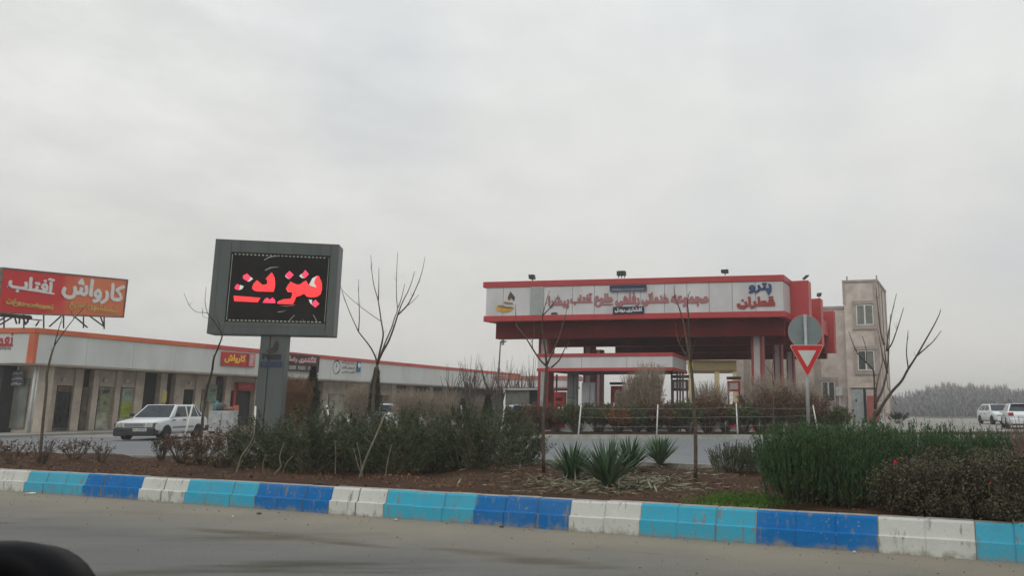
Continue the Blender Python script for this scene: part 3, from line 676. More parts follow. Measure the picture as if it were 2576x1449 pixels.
dim = [[(1190, 475), (1260, 435), (1350, 420), (1400, 428), (1340, 432), (1255, 450), (1195, 485)], [(1200, 620), (1280, 580), (1370, 575), (1400, 582), (1300, 590), (1210, 632)], [(1615, 1255), (1545, 1330), (1540, 1350), (1620, 1265)], [(1740, 1310), (1735, 1365), (1746, 1365)], [(1880, 1255), (1935, 1360), (1945, 1358), (1890, 1255)], [(1380, 1220), (1450, 1215), (1510, 1185), (1450, 1205), (1385, 1208)],
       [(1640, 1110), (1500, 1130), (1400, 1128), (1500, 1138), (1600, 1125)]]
ledpoly(dim, -.012, LEDD, 'display_glint'); ledpoly(wh, -.028, LEDW, 'lettering_highlight'); ledpoly(crim, -.044, LEDP, 'lettering_dot'); ledpoly(red, -.044, LEDR, 'lettering')
# pillar
p0, p1 = EF.hit(650, 900, .0)[0], EF.hit(716, 900, .0)[0]
b = MB(); b.fbox(EF, p0+.02, p1, .1, .6, -.05, ZB-.005); b.fbox(EF, p0+.01, p0+.3, .04, .099, -.05, ZB-.005); b.fbox(EF, p0+.32, p1+.005, .04, .099, -.05, ZB-.005)
b.build('pillar', SIGNB, g, bevel=.01)
fl = Frame(EF.p(0, .04, 0), EF.u[:2])
def zp5(pts): return Zf((700, 1270), 3.6229, pts)
b = MB(); b.prism(on_plane(fl, zp5([(1375, 195), (1400, 270), (1385, 350), (1340, 385), (1240, 380), (1215, 340), (1310, 310), (1330, 260)]), -.012), EF.n*.011)
b.build('flame_mark', mat('brown_mark', (.045, .034, .032), .5, .1), g)
c = [fl.hit(x, y)for x, y in zp5([(1165, 400), (1430, 475)])]
bb = MB()
def latin(F, text, u0, u1, z0, z1, n, m, parent, th=.02):
    return lettering(F, text[::-1], u0, u1, z0, z1, n, m, parent, th, .02)
latin(fl, 'Petro', c[0][0], c[1][0], c[1][1], c[0][1]+.03, -.001, mat('black_ink', (.018, .02, .022), .5), g)
c = [fl.hit(x, y)for x, y in zp5([(1140, 500), (1440, 580)])]
latin(fl, 'Ghatran', c[0][0], c[1][0], c[1][1], c[0][1], -.001, mat('navy_ink', (.035, .045, .10), .5), g)

# ------------------------------------------------------------------ petrol station canopy
L0 = P(1219, 760, 41.9); R0 = P(1972, 760, 39.5)
CA = Frame((L0.x, L0.y), (R0.x-L0.x, R0.y-L0.y), (.37, .929)); CWd = (Vector((R0.x, R0.y, 0))-Vector((L0.x, L0.y, 0))).length
def cz(px, py, n=0): return CA.hit(px, py, n)[1]
ZT = cz(1972, 691); ZT2 = cz(1972, 706.5); ZL1 = cz(1972, 782); ZL0 = cz(1972, 797)
CD = 19.0
can = thing('station_canopy', CA.p(CWd/2, 9, 0), 'big petrol station canopy with white fascia between red bands', 'canopy')
b = MB()
b.fbox(CA, -.1, CWd+.05, -.06, .4, ZT2, ZT); b.fbox(CA, CWd-.35, CWd+.05, .401, 2.3, ZT2, ZT); b.fbox(CA, -.1, .3, .401, CD, ZT2, ZT)
b.build('top_band', RED, can, bevel=.02)
b = MB()
b.fbox(CA, 0, CWd+.05, -.06, .4, ZL0, ZL1); b.fbox(CA, CWd-.35, CWd+.05, .401, 2.3, ZL0, ZL1); b.fbox(CA, -.0, .35, .401, CD, ZL0, ZL1)
b.build('lower_band', RED, can, bevel=.02)
seams = [1266, 1340, 1440, 1495, 1553, 1612, 1672, 1728, 1784, 1842, 1901]
uu = [.08]+[CA.hit(x, 750)[0] for x in seams if x != 1340]+[CWd-.02]
b = MB()
for a, q in zip(uu[:-1], uu[1:]): b.fbox(CA, a+.012, q-.012, 0, .06, ZL1+.005, ZT2-.005)
b.fbox(CA, CWd-.08, CWd-.02, .07, 2.3, ZL1+.005, ZT2-.005); b.fbox(CA, .08, .14, .07, CD, ZL1+.005, ZT2-.005)
b.build('fascia', FASCC, can)
b = MB(); b.fbox(CA, .2, CWd-.3, .062, .3, ZL1+.004, ZT2-.004); b.build('fascia_backing', SEAM, can)
b = MB(); a, q = CA.hit(1335, 760)[0], CA.hit(1368, 760)[0]; b.fbox(CA, a, q, -.055, -.003, ZL1+.004, ZT2-.004); b.build('grey_strip', mat('grey_strip', (.33, .35, .345), .4, .05), can)
# soffit and stepped red beams under it
ZB1 = cz(1245, 853, .9)
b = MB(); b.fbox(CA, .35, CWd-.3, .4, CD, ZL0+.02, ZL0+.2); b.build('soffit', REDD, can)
u_s = CA.hit(1247, 835, .9)[0]
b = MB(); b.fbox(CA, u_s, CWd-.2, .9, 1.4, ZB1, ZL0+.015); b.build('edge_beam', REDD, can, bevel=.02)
ZB2 = cz(1465, 888, 7)
u2 = CA.hit(1385, 870, 6.5)[0]; u3 = CA.hit(1466, 885, 7)[0]
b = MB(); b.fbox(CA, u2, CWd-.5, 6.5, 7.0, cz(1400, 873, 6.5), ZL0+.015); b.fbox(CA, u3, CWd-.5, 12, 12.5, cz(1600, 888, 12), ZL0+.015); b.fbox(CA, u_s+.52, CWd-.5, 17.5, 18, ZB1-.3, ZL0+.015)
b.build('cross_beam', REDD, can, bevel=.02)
# columns
COLW = mat('column_white', (.44, .42, .42), .5, .08, 2)
def column(px0, px1, n, y=900, dep=.55, zt_=None, lab=None):
    u0, u1 = CA.hit(px0, y, n)[0], CA.hit(px1, y, n)[0]
    b = MB(); q = (u1-u0)*.22; b.fbox(CA, u0+q, u1-q, n, n+dep, 0, zt_ or ZB1+.3, 0)
    c = b.build('column', COLW, can)
    b = MB(); b.fbox(CA, u0, u0+q-.002, n-.03, n+dep+.03, 0, zt_ or ZB1+.3); b.fbox(CA, u1-q+.002, u1, n-.03, n+dep+.03, 0, zt_ or ZB1+.3); b.build('edge_trim', mat('dark_red_trim', (.27, .035, .035), .5, .12, 1), c)
    return c
column(1355, 1382, 1.6); column(1890, 1918, 1.6); column(1468, 1490, 8); column(1945, 1966, 8); column(1978, 1996, 13); column(1500, 1512, 14)
# tall red side piers
for k, (x0, x1, yt, Y) in enumerate(((1987, 2036, 707, 41.2), (2037, 2066, 752, 47.3), (2070, 2097, 783, 54.6))):
    a = P(x0, 800, Y); c_ = P(x1, 800, Y*.992); zt_ = P(x0, yt, Y).z
    PFm = Frame((a.x, a.y), (c_.x-a.x, c_.y-a.y), (.37, .929)); W_ = (c_-a).length
    b = MB(); b.fbox(PFm, 0, W_, 0, .9, 5.2 if k < 2 else P(x0, 888, Y).z, zt_)
    b.build('side_pier', RED, can, bevel=.03)
# link between piers
b = MB(); b.fbox(CA, CWd-.4, CWd-.06, 2.301, CD, ZL1, ZT2-.6); b.build('side_fascia', RED, can)
b = MB(); b.fbox(CA, .3, CWd-.4, CD-.3, CD, ZL0, ZT2); b.fbox(CA, .3, CWd-.4, .5, CD-.35, ZT2-.2, ZT2-.05); b.build('roof_deck', DKGREY, can)
# canopy lettering
DR = mat('dusty_red_letters', (.30, .10, .11), .6, .2, 3, c2=(.36, .17, .17)); NV = mat('navy_letters', (.03, .05, .15), .5, .1); LR = mat('red_letters', (.33, .045, .045), .5, .1)
def cl(text, x0, x1, y0, y1, m, bold=.03, th=.05, n=-.001, cell=.02, name='lettering'):
    ua, ub = CA.hit(x0, 750)[0], CA.hit(x1, 750)[0]; md = (x0+x1)/2
    return lettering(CA, text, ua, ub, CA.hit(md, y1)[1], CA.hit(md, y0)[1], n, m, can, th, bold, cell, name)
for tx, x0, x1, y0, y1 in (('پیشرا', 1380, 1432, 744, 777), ('آفتاب', 1435, 1491, 738, 767), ('طلوع', 1496, 1542, 738, 772), ('رفاهی', 1548, 1610, 736, 772), ('خدماتی', 1614, 1683, 735, 769), ('مجموعه', 1688, 1783, 740, 772)):
    cl(tx, x0, x1, y0, y1, DR, .045)
cl('پترو', 1884, 1942, 712, 740, NV, .05); cl('قطران', 1854, 1950, 746, 777, LR, .055)
b = MB(); b.prism([CA.p(u, -.05, z) for u, z in (CA.hit(*q) for q in Zf((2450, 1040), 3.906, [(2075, 335), (2180, 335), (2128, 435)]))], CA.n*.049); b.build('triangle_mark', mat('blue_mark', (.06, .09, .20), .5), can)
b = MB(); b.prism([CA.p(u, -.05, z) for u, z in (CA.hit(*q) for q in [(1865, 723), (1884, 723), (1884, 727), (1865, 727)])], CA.n*.049); b.build('dash_mark', NV, can) if False else None
# flame and leaf emblem
zq = lambda pts: [CA.hit(*q) for q in Zf((1850, 1040), 3.906, pts)]
def emb(polys, m, name, n):
    b = MB()
    for pg in polys: b.prism([CA.p(u, n, z) for u, z in zq(pg)], CA.n*.04)
    b.build(name, m, can)
emb([[(545, 375), (580, 420), (608, 460), (605, 495), (590, 515), (575, 490), (555, 470), (535, 490), (530, 510), (508, 490), (505, 460), (530, 410)]], mat('flame_brown', (.10, .05, .025), .5, .1), 'flame_emblem', -.041)
emb([[(318, 640), (345, 600), (400, 600), (470, 620), (600, 620), (560, 665), (500, 690), (430, 690), (360, 670)]], mat('emblem_gold', (.60, .34, .04), .4, .12, 2), 'leaf_emblem', -.041)
emb([[(350, 598), (380, 580), (430, 588), (500, 605), (600, 612), (560, 632), (470, 632), (400, 612)], [(455, 530), (570, 545), (585, 560), (500, 562), (445, 552)]], mat('emblem_bronze', (.26, .16, .06), .4, .1), 'leaf_emblem', -.061)
b = MB(); b.prism([CA.p(u, -.02, z) for u, z in zq([(1110, 700), (1270, 690), (1270, 720), (1110, 728)])], CA.n*.015)
cl('۰۲۱۵۶', 1388, 1404, 786, 791, DKGREY, .02)
# navy banners
NAVY = mat('navy_banner', (.02, .022, .06), .5, .15)
g = thing('banner', CA.p(CA.hit(1581, 782)[0], -.1, cz(1581, 790)), 'navy banner with large white lettering hung low on the canopy fascia', 'banner')
ua, ub, z0, z1 = CA.hit(1544, 780)[0], CA.hit(1622, 780)[0], cz(1583, 789.5), cz(1583, 772)
b = MB(); b.fbox(CA, ua, ub, -.12, -.09, z0, z1); b.build('cloth', NAVY, g)
lettering(CA, 'افشاری رودل', ua+.1, ub-.1, z0+.06, z1-.05, -.121, WHITE, g, .01, .03)
g = thing('banner', CA.p(CA.hit(1582, 725)[0], -.1, cz(1581, 734)), 'navy and blue banner with faint pale lettering under the top band of the canopy', 'banner')
ua, ub, z0, z1 = CA.hit(1536, 725)[0], CA.hit(1628, 725)[0], cz(1583, 733), cz(1583, 718)
b = MB(); b.fbox(CA, ua, ub, -.12, -.09, z0, z1); b.build('cloth', NAVY, g)
b = MB(); b.fbox(CA, ua+.02, ub-.02, -.124, -.1205, z0+.01, z0+(z1-z0)*.5); b.build('lower_stripe', mat('blue_stripe', (.10, .13, .19), .5, .2, 6), g)
lettering(CA, 'شرکت ملی پخش فرآورده', ua+.15, ub-.15, z0+.05, z0+(z1-z0)*.42, -.1245, mat('pale_print', (.34, .36, .40), .5), g, .006, .02)
# floodlights standing on the canopy edge
def flood(px, py, w_, h_, n, label, tilt=0, lamps=1, F=CA):
    u, z = F.hit(px, py, n); g = thing('floodlight', F.p(u, n, z), label, 'floodlight', 'floodlights on the canopy')
    b = MB()
    for k in range(lamps):
        o = (k-(lamps-1)/2)*w_*1.25/ max(1, lamps-1)*2 if lamps > 1 else 0
        o = (k-(lamps-1)/2)*(w_*1.3)
        pts = [F.p(u+o+a+tilt*c, n+d, z+.12+c) for c in (0, h_) for a, d in ((-w_/2, -.1), (w_/2, -.1), (w_/2*.8, .15), (-w_/2*.8, .15))]
        b.box8(pts)
    b.build('housing', DKGREY, g, bevel=.01)
    b = MB()
    for k in range(lamps):
        o = (k-(lamps-1)/2)*(w_*1.3); b.bar(F.p(u+o, n+.02, z), F.p(u+o+.02*tilt, n+.02, z+.13), .03)
    if lamps > 1: b.bar(F.p(u-w_*1.5, n+.02, z+h_+.14), F.p(u+w_*1.5, n+.02, z+h_+.14), .02)
    b.build('bracket', STEEL, g)
flood(1339, 707.5, .32, .26, .15, 'single floodlight nearest the left end of the canopy top', -.15)
flood(1563, 699, .13, .26, .15, 'trio of floodlights on the middle of the canopy top', 0, 3)
flood(1824, 692.5, .40, .20, .15, 'wide single floodlight near the right end of the canopy top')
flood(2022, 707, .18, .22, 3.4, 'floodlight leaning outwards on the tallest red side pier', 1.1)
flood(2060, 750, .30, .22, 9, 'floodlight on the second red side pier', .3)
u, z = CA.hit(1265, 853, 1.1); g = thing('hanging_lamp', CA.p(u, 1.1, z), 'small glass lamp hanging under the left corner of the canopy', 'lamp')
b = MB(); b.lathe(tuple(CA.p(u, 1.1, z-.36)), [(0, 0), (.08, .02), (.1, .12), (.09, .3), (.04, .36), (0, .36)], 10); b.build('shade', PALE, g, smooth=True)

# low entrance canopy in front of the pumps
a0 = P(1352, 910, 40.6); a1 = P(1692, 910, 39.6)
LFm = Frame((a0.x, a0.y), (a1.x-a0.x, a1.y-a0.y), (.37, .929)); LW_ = (a1-a0).length
z3, z2, z1, z0 = [LFm.hit(1600, y)[1] for y in (888, 896, 925, 933)]
g = thing('kiosk_canopy', LFm.p(LW_/2, 2, 0), 'low white canopy with thin red edges below the big station canopy', 'canopy')
RT = P(1727, 910, 44.0); ch = RT-LFm.p(LW_, 0, 0); CH = Frame(LFm.p(LW_, 0, 0)[:2], (ch.x, ch.y)); CHL = Vector((ch.x, ch.y, 0)).length
b = MB(); b.fbox(LFm, 0, LW_, -.05, .3, z2, z3); b.fbox(LFm, 0, LW_, -.05, .3, z0, z1); b.fbox(CH, .0, CHL, -.05, .3, z2, z3); b.fbox(CH, .0, CHL, -.05, .3, z0, z1)
b.fbox(LFm, 0, .2, .301, 6, z2, z3); b.fbox(LFm, 0, .2, .301, 6, z0, z1)
b.build('edge_band', RED, g)
b = MB()
for k in range(3): b.fbox(LFm, LW_*k/3+.01, LW_*(k+1)/3-.01, 0, .08, z1+.003, z2-.003)
b.fbox(CH, .03, CHL-.01, 0, .08, z1+.003, z2-.003); b.fbox(LFm, .05, .15, .1, 6, z1+.003, z2-.003)
b.build('fascia', FASCC, g)
b = MB(); b.prism([LFm.p(.25, .31, z0+.05), LFm.p(LW_-.15, .31, z0+.05), Vector((RT.x-.15, RT.y-.1, z0+.05)), Vector((RT.x-.5, RT.y+1.5, z0+.05)), LFm.p(.25, 6, z0+.05)], (0, 0, z2-z0-.05)); b.build('roof', DKGREY, g)
for n_, px in ((1.0, 1690), (1.1, 1704), (1.15, 1711), (1.2, 1718), (4, 1400), (4, 1650)):
    u_ = LFm.hit(px, 980, n_)[0]; b = MB(); b.tube([LFm.p(u_, n_, 0), LFm.p(u_, n_, z0)], .05, 8); b.build('post', RUST, g, smooth=True)

# ------------------------------------------------------------------ pumps and station furniture
PRED = mat('pump_red', (.52, .03, .03), .4, .15, 2); PGREY = mat('pump_grey', (.20, .21, .215), .45, .12, 1.5); PGB = mat('grey_blue_panel', (.27, .27, .285), .45, .1, 1.2)
def pump(px0, px1, yt, Y, label, kind, m=None):
    a = P(px0, 1000, Y); c_ = P(px1, 1000, Y); F = Frame((a.x, a.y), (1, -.1)); W_ = c_.x-a.x; H = P(px0, yt, Y).z
    g = thing('fuel_pump' if kind != 'panel' else 'service_cabinet', F.p(W_/2, .3, 0), label, 'fuel pump' if kind != 'panel' else 'cabinet')
    if kind == 'panel':
        b = MB(); b.fbox(F, 0, W_, 0, .5, .1, H); b.build('body', m or PGREY, g, bevel=.02)
        b = MB(); b.fbox(F, W_*.62, W_*.66, -.02, -.002, .2, H-.15); b.fbox(F, .05, W_-.05, -.012, -.002, H*.55, H*.56); b.build('joint', DKGREY, g)
        b = MB(); b.fbox(F, -.05, W_+.05, -.06, .56, 0, .098); b.build('plinth', KC, g)
        return g
    b = MB(); b.fbox(F, .04, W_-.04, .04, .6, .12, H*.48); b.build('body', m or PRED, g, bevel=.02)
    b = MB(); b.fbox(F, -.02, W_+.02, 0, .64, H*.72, H*.92) if kind == 'open' else b.fbox(F, 0, W_, 0, .64, H*.56, H*.92); b.build('head', m or PRED, g, bevel=.02)
    b = MB(); b.fbox(F, .12, W_-.12, -.012, -.002, H*.70 if kind != 'open' else H*.76, H*.78 if kind != 'open' else H*.88); b.build('display', DARK if kind != 'open' else PALE, g)
    b = MB(); b.fbox(F, .0, .08, .1, .5, H*.48, H*.92); b.fbox(F, W_-.08, W_, .1, .5, H*.48, H*.92); b.fbox(F, -.06, W_+.06, -.03, .62, H*.95, H); b.build('frame', m or RUST, g)
    b = MB(); b.fbox(F, .1, W_-.1, -.012, .038, H*.18, H*.3); b.build('label_plate', mat('pump_label', (.45, .25, .25), .5, .3, 8), g)
    b = MB(); pts = [F.p(W_+.03, .3, H*.6), F.p(W_+.16, .28, H*.35), F.p(W_+.12, .28, H*.12), F.p(W_+.03, .3, H*.3)]; b.tube(pts, .022, 7); b.build('hose', DARK, g, smooth=True)
    b = MB(); b.fbox(F, -.15, W_+.15, -.12, .75, 0, .12); b.build('plinth', KC, g)
    return g
pump(1393, 1420, 978, 42.6, 'red fuel pump nearest the left canopy column', 'solid')
pump(1426, 1451, 935, 41.9, 'tall dark grey service cabinet right of the red fuel pump', 'panel', PGREY)
pump(1463, 1496, 962, 41.0, 'broad pale grey service cabinet under the low canopy', 'panel', PGB)
pump(1536, 1566, 962, 44.0, 'red fuel pump behind the tuft of dry brown stems', 'solid')
pump(1690, 1730, 944, 40.8, 'open dark brown fuel pump behind the slim sapling', 'open', mat('pump_dark', (.06, .03, .03), .5, .2))
pump(1831, 1862, 948, 43.5, 'bright red fuel pump left of the right canopy column', 'open')
pump(1596, 1618, 950, 52, 'distant red fuel pump seen between the dry stems', 'solid')
# yellow hall far behind the pumps
YW = mat('cream_wall', (.55, .46, .26), .7, .08); 
a = P(1735, 900, 78); c_ = P(1856, 900, 78); F = Frame((a.x, a.y), (1, 0)); W_ = c_.x-a.x
zz = [F.hit(1800, y)[1] for y in (893, 899, 907, 925, 932)]
g = thing('service_hall', F.p(W_/2, 3, 0), 'cream yellow flat roofed hall seen between the canopy columns', 'building')
b = MB(); b.fbox(F, 0, W_, 0, 8, zz[2], zz[0]); b.build('roof', YW, g)
b = MB(); b.fbox(F, .2, W_, .3, 7.5, zz[4], zz[2]-.01); b.build('beam', mat('ochre_beam', (.22, .16, .07), .7, .1), g)
for px in (1738, 1804, 1850):
    u_ = F.hit(px, 950, .5)[0]; b = MB(); b.fbox(F, u_-.25, u_+.25, .5, 1.0, 0, zz[4]-.01); b.build('column', YW, g)
b = MB(); u_ = F.hit(1742, 950, .2)[0]; b.fbox(F, u_-.5, u_+.1, .19, .29, zz[4]+.02, zz[1]); b.build('corner_block', mat('ochre_block', (.42, .30, .10), .6), g)

# ------------------------------------------------------------------ stone building on the right
a = P(1850, 1000, 62.5); c_ = P(2212, 1000, 60.0)
HB = Frame((a.x, a.y), (c_.x-a.x, c_.y-a.y), (.39, .921)); HW = Vector((c_.x-a.x, c_.y-a.y, 0)).length
def hz_(px, py, n=0): return HB.hit(px, py, n)
g = thing('stone_building', HB.p(HW/2, 3, 0), 'beige stone building with a square stair tower behind the red canopy piers', 'building')
uT0, uT1 = hz_(2127, 850)[0], hz_(2212, 850)[0]; zTop = hz_(2170, 704)[1]; zLow = hz_(2100, 768)[1]
holes = []
def window(px0, px1, y0, y1, n, curtain=None, name='window'):
    u0, z1_ = hz_(px0, y0, n); u1, _ = hz_(px1, y0, n); z0_ = hz_((px0+px1)/2, y1, n)[1]; z1_ = hz_((px0+px1)/2, y0, n)[1]
    b = MB(); f = .07
    b.fbox(HB, u0, u1, n-.06, n-.003, z0_, z0_+f); b.fbox(HB, u0, u1, n-.06, n-.003, z1_-f, z1_); um = (u0+u1)/2
    for q in (u0, u1-f, um-f*.8): b.fbox(HB, q, q+(f if q != um-f*.8 else f*1.6), n-.06, n-.003, z0_+f, z1_-f)
    wn = b.build(name, WHITE, g)
    b = MB(); b.fbox(HB, u0+f, um-f*.82, n-.03, n-.004, z0_+f, z1_-f); b.build('pane', GLASS if curtain != 'g' else GLASSG, wn)
    b = MB(); b.fbox(HB, um+f*.82, u1-f, n-.03, n-.004, z0_+f, z1_-f); b.build('pane', GLASSG if curtain else GLASS, wn)
    b = MB(); e = .28
    b.fbox(HB, u0-e, u1+e, n-.12, n-.002, z1_+.05, z1_+.35); b.fbox(HB, u0-e, u0-.06, n-.10, n-.002, z0_-.1, z1_+.049); b.fbox(HB, u1+.06, u1+e, n-.10, n-.002, z0_-.1, z1_+.049); b.fbox(HB, u0-e, u1+e, n-.13, n-.002, z0_-.35, z0_-.101)
    b.build('window_surround', STONED, wn)
b = MB(); b.fbox(HB, uT0, uT1, 0, 6.5, 0, zTop-.18); b.build('tower_wall', STONE, g)
b = MB(); b.fbox(HB, 0, uT0-.003, .5, 9, 0, zLow-.25); b.build('wing_wall', STONE, g)
b = MB(); b.fbox(HB, uT0-.1, uT1+.1, -.1, 6.6, zTop-.179, zTop); b.fbox(HB, 0, uT0-.11, .4, 9.1, zLow-.249, zLow-.03); b.build('coping', STONED, g)
b = MB(); b.fbox(HB, uT0-.09, uT0+.12, -.08, -.002, zLow, zTop-.181); b.fbox(HB, uT1-.35, uT1+.0, -.08, -.002, 0, zTop-.181); b.fbox(HB, uT1+.002, uT1+.08, .9, 1.4, 0, zTop-.181); b.fbox(HB, uT1+.002, uT1+.08, 5.9, 6.4, 0, zTop-.181); b.build('corner_pilaster', STONED, g)
for px in (2130, 2218):
    u_ = min(max(hz_(px, 700)[0], uT0), uT1); b = MB(); b.bar(HB.p(u_, .1, zTop), HB.p(u_, .1, zTop+.35), .06); b.build('roof_post', STONED, g)
window(2153, 2196, 767, 818, 0, 'g'); window(2157, 2199, 882, 932, 0, 'c'); window(2067, 2100, 960, 1010, .5)
b = MB(); u0, z1_ = hz_(2176, 950); u1, _ = hz_(2193, 950); z0_ = hz_(2180, 961)[1]; b.fbox(HB, u0, u1, -.03, -.003, z0_, z1_); b.build('vent', BEIGE, g)
b = MB(); u0, z1_ = hz_(2142, 979); u1, _ = hz_(2171, 979); b.fbox(HB, u0, u1, -.05, -.003, .05, z1_); dd = b.build('door', mat('pale_door', (.33, .37, .37), .5, .12, 3, c2=(.25, .28, .27)), g)
b = MB(); b.fbox(HB, u1+.005, u1+.22, -.02, -.003, .05, z1_); b.fbox(HB, u0-.06, u1+1.2, -.07, -.003, z1_+.01, z1_+.09); b.build('door_gap', DARK, g)
b = MB(); b.lathe(tuple(HB.p(u0+.35, -.07, z1_*.62)), [(0, 0), (.05, .02), (.05, .2), (0, .22)], 8); b.build('handle', DKGREY, dd)
b = MB(); um = hz_(1885, 900, .49)[0]; 
for px in (1872, 1925, 2050):
    u_ = hz_(px, 950, .5)[0]; b.fbox(HB, u_, u_+.5, .42, .497, 0, zLow-.26)
b.build('wall_pilaster', STONED, g)
b = MB(); u_ = hz_(2112, 1000, .3)[0]; b.tube([HB.p(u_, .36, 3.0), HB.p(u_, .36, .1)], .07, 8); b.fbox(HB, u_-.28, u_+.28, .2, .495, 2.2, 2.9); b.build('boiler_flue', PALE, g)
# cable and lamp bracket on the tower's right side
b = MB(); b.tube([HB.p(uT1+.1, 2.5, zTop-.5), HB.p(uT1+.12, 2.6, 5), HB.p(uT1+.2, 2.7, 2.9), HB.p(uT1+.85, 2.8, 1.4)], .03, 6); b.build('side_cable', RUST, g)
# red panel and stone urn at the tower door
u0 = hz_(2181, 1020, -.6)[0]; u1 = hz_(2212, 1020, -.6)[0]; z1_ = hz_(2190, 996, -.6)[1]
g2 = thing('red_board', HB.p((u0+u1)/2, -.5, 0), 'faded red board leaning by the tower door of the stone building', 'board')
b = MB(); b.fbox(HB, u0, u1, -.6, -.5, .25, z1_); b.build('panel', mat('faded_red', (.36, .10, .09), .7, .15, 5), g2)
b = MB(); b.fbox(HB, u0+.1, u0+.2, -.5, -.35, 0, z1_*.8); b.fbox(HB, u1-.2, u1-.1, -.5, -.35, 0, z1_*.8); b.build('leg', DKGREY, g2)
up = hz_(2216, 1030, -1.6)[0]; zu = hz_(2216, 1012, -1.6)[1]; ur = (hz_(2226, 1030, -1.6)[0]-hz_(2206, 1030, -1.6)[0])/2
g2 = thing('stone_urn', HB.p(up, -1.6, 0), 'pale stone urn on a slender foot at the corner of the stone building', 'urn')
b = MB(); q = zu*.48; b.lathe(tuple(HB.p(up, -1.6, q)), [(ur*.25, 0), (ur*.6, .08), (ur*.9, .35), (ur, zu-q-.1), (ur*1.05, zu-q), (ur*.85, zu-q), (0, zu-q-.15)], 16); b.build('bowl', mat('urn_stone', (.46, .42, .37), .8, .1, 3), g2, smooth=True)
b = MB(); b.lathe(tuple(HB.p(up, -1.6, 0)), [(ur*.95, 0), (ur*.95, .1), (ur*.4, .3), (ur*.28, q*.8), (ur*.4, q)], 12); b.build('foot', PALE, g2, smooth=True)

# forecourt shed seen far left of the canopy
a = P(1268, 950, 70); c_ = P(1352, 950, 70); F = Frame((a.x-1, a.y), (1, 0)); W_ = c_.x-a.x+5
g = thing('rear_canopy', F.p(W_/2, 2, 0), 'low far canopy with a pale red trimmed fascia left of the big canopy', 'canopy')
zz = [F.hit(1300, y)[1] for y in (946, 957, 974, 979)]
b = MB(); b.fbox(F, 0, W_, 0, 3, zz[1], zz[0]); b.fbox(F, 0, W_, 0, .3, zz[3], zz[2]); b.build('edge_band', mat('pale_red_band', (.42, .16, .14), .6, .1), g)
b = MB(); b.fbox(F, .05, W_-.05, .05, .2, zz[2]+.01, zz[1]-.01); b.build('fascia', FASCC, g)
for px in (1275, 1300, 1345):
    u_ = F.hit(px, 1000, .5)[0]; b = MB(); b.fbox(F, u_-.15, u_+.15, .5, .8, 0, zz[3]-.01); b.build('column', PALE, g)
a = P(1272, 1000, 50); b = MB(); F = Frame((a.x, a.y), (1, 0)); b.fbox(F, 0, 1.6, 0, 1.5, 0, F.hit(1290, 982)[1])
g = thing('kiosk', F.p(.8, .7, 0), 'small grey green kiosk left of the canopy behind the dark shrubs', 'kiosk')
b.build('wall', mat('kiosk_wall', (.20, .215, .18), .7, .1), g)
b = MB(); b.fbox(F, -.15, 3.2, -.2, 1.7, F.hit(1290, 982)[1]+.002, F.hit(1290, 977)[1]); b.build('roof', PALE, g)
b = MB(); b.fbox(F, 1.61, 3.1, .3, 1.4, 0, F.hit(1290, 982)[1]-.01); b.build('side_room', DARK, g)
# ------------------------------------------------------------------ plants
def np_mesh(name, V, Fq, m, parent, loc=None):
    me = bpy.data.meshes.new(name); off = np.array(parent.location if parent is not None else (0, 0, 0))
    V = V-off; me.vertices.add(len(V)); me.vertices.foreach_set('co', V.astype(np.float32).ravel())
    k = Fq.shape[1]; me.loops.add(Fq.size); me.loops.foreach_set('vertex_index', Fq.astype(np.int32).ravel())
    me.polygons.add(len(Fq)); me.polygons.foreach_set('loop_start', np.arange(0, Fq.size, k, dtype=np.int32)); me.polygons.foreach_set('loop_total', np.full(len(Fq), k, dtype=np.int32))
    me.materials.append(m); me.update(calc_edges=True)
    o = bpy.data.objects.new(name, me); col.objects.link(o)
    if parent is not None: o.parent = parent
    return o
def unit(a): return a/np.maximum(np.linalg.norm(a, axis=1, keepdims=True), 1e-6)
def leaves(B, D, Ln, W):
    D = unit(D); r = unit(np.cross(D, rng.normal(0, 1, D.shape))); M = B+D*(Ln[:, None]*.5)
    T = B+D*Ln[:, None]; V = np.stack([B, M+r*W[:, None]*.5, T, M-r*W[:, None]*.5], 1).reshape(-1, 3)
    return V, np.arange(len(V)).reshape(-1, 4)
def leafmat(name, c, dark, var=.25): return mat(name, c, .75, var, 2.5, c2=dark, island=True, spec=.2)
JUN = leafmat('juniper_foliage', (.098, .118, .062), (.018, .024, .012)); ROSEM = leafmat('rosemary_foliage', (.080, .145, .056), (.012, .028, .015))
ROSEM2 = leafmat('pale_rosemary_foliage', (.13, .155, .09), (.03, .042, .026)); ROSE = leafmat('rose_leaf', (.115, .105, .062), (.026, .024, .016)); YUC = leafmat('yucca_leaf', (.14, .22, .115), (.018, .045, .028))
DRYL = leafmat('dry_leaf', (.20, .16, .10), (.07, .05, .035)); BROWNL = leafmat('brown_leaf', (.17, .095, .06), (.05, .03, .02)); LIT = leafmat('litter', (.22, .225, .155), (.075, .07, .045))
GRASS = leafmat('grass_blade', (.09, .19, .03), (.04, .085, .015)); CONI = leafmat('conifer', (.045, .055, .03), (.012, .016, .010)); FARM = leafmat('haze_toned_twigs', (.45, .42, .41), (.37, .35, .345), var=.05)  # far twigs are paled: part of the distance haze is in their colour
TWIG = mat('twig', (.10, .075, .05), .85, .25, 10); PETAL = mat('rose_petal', (.45, .03, .025), .6, .1)

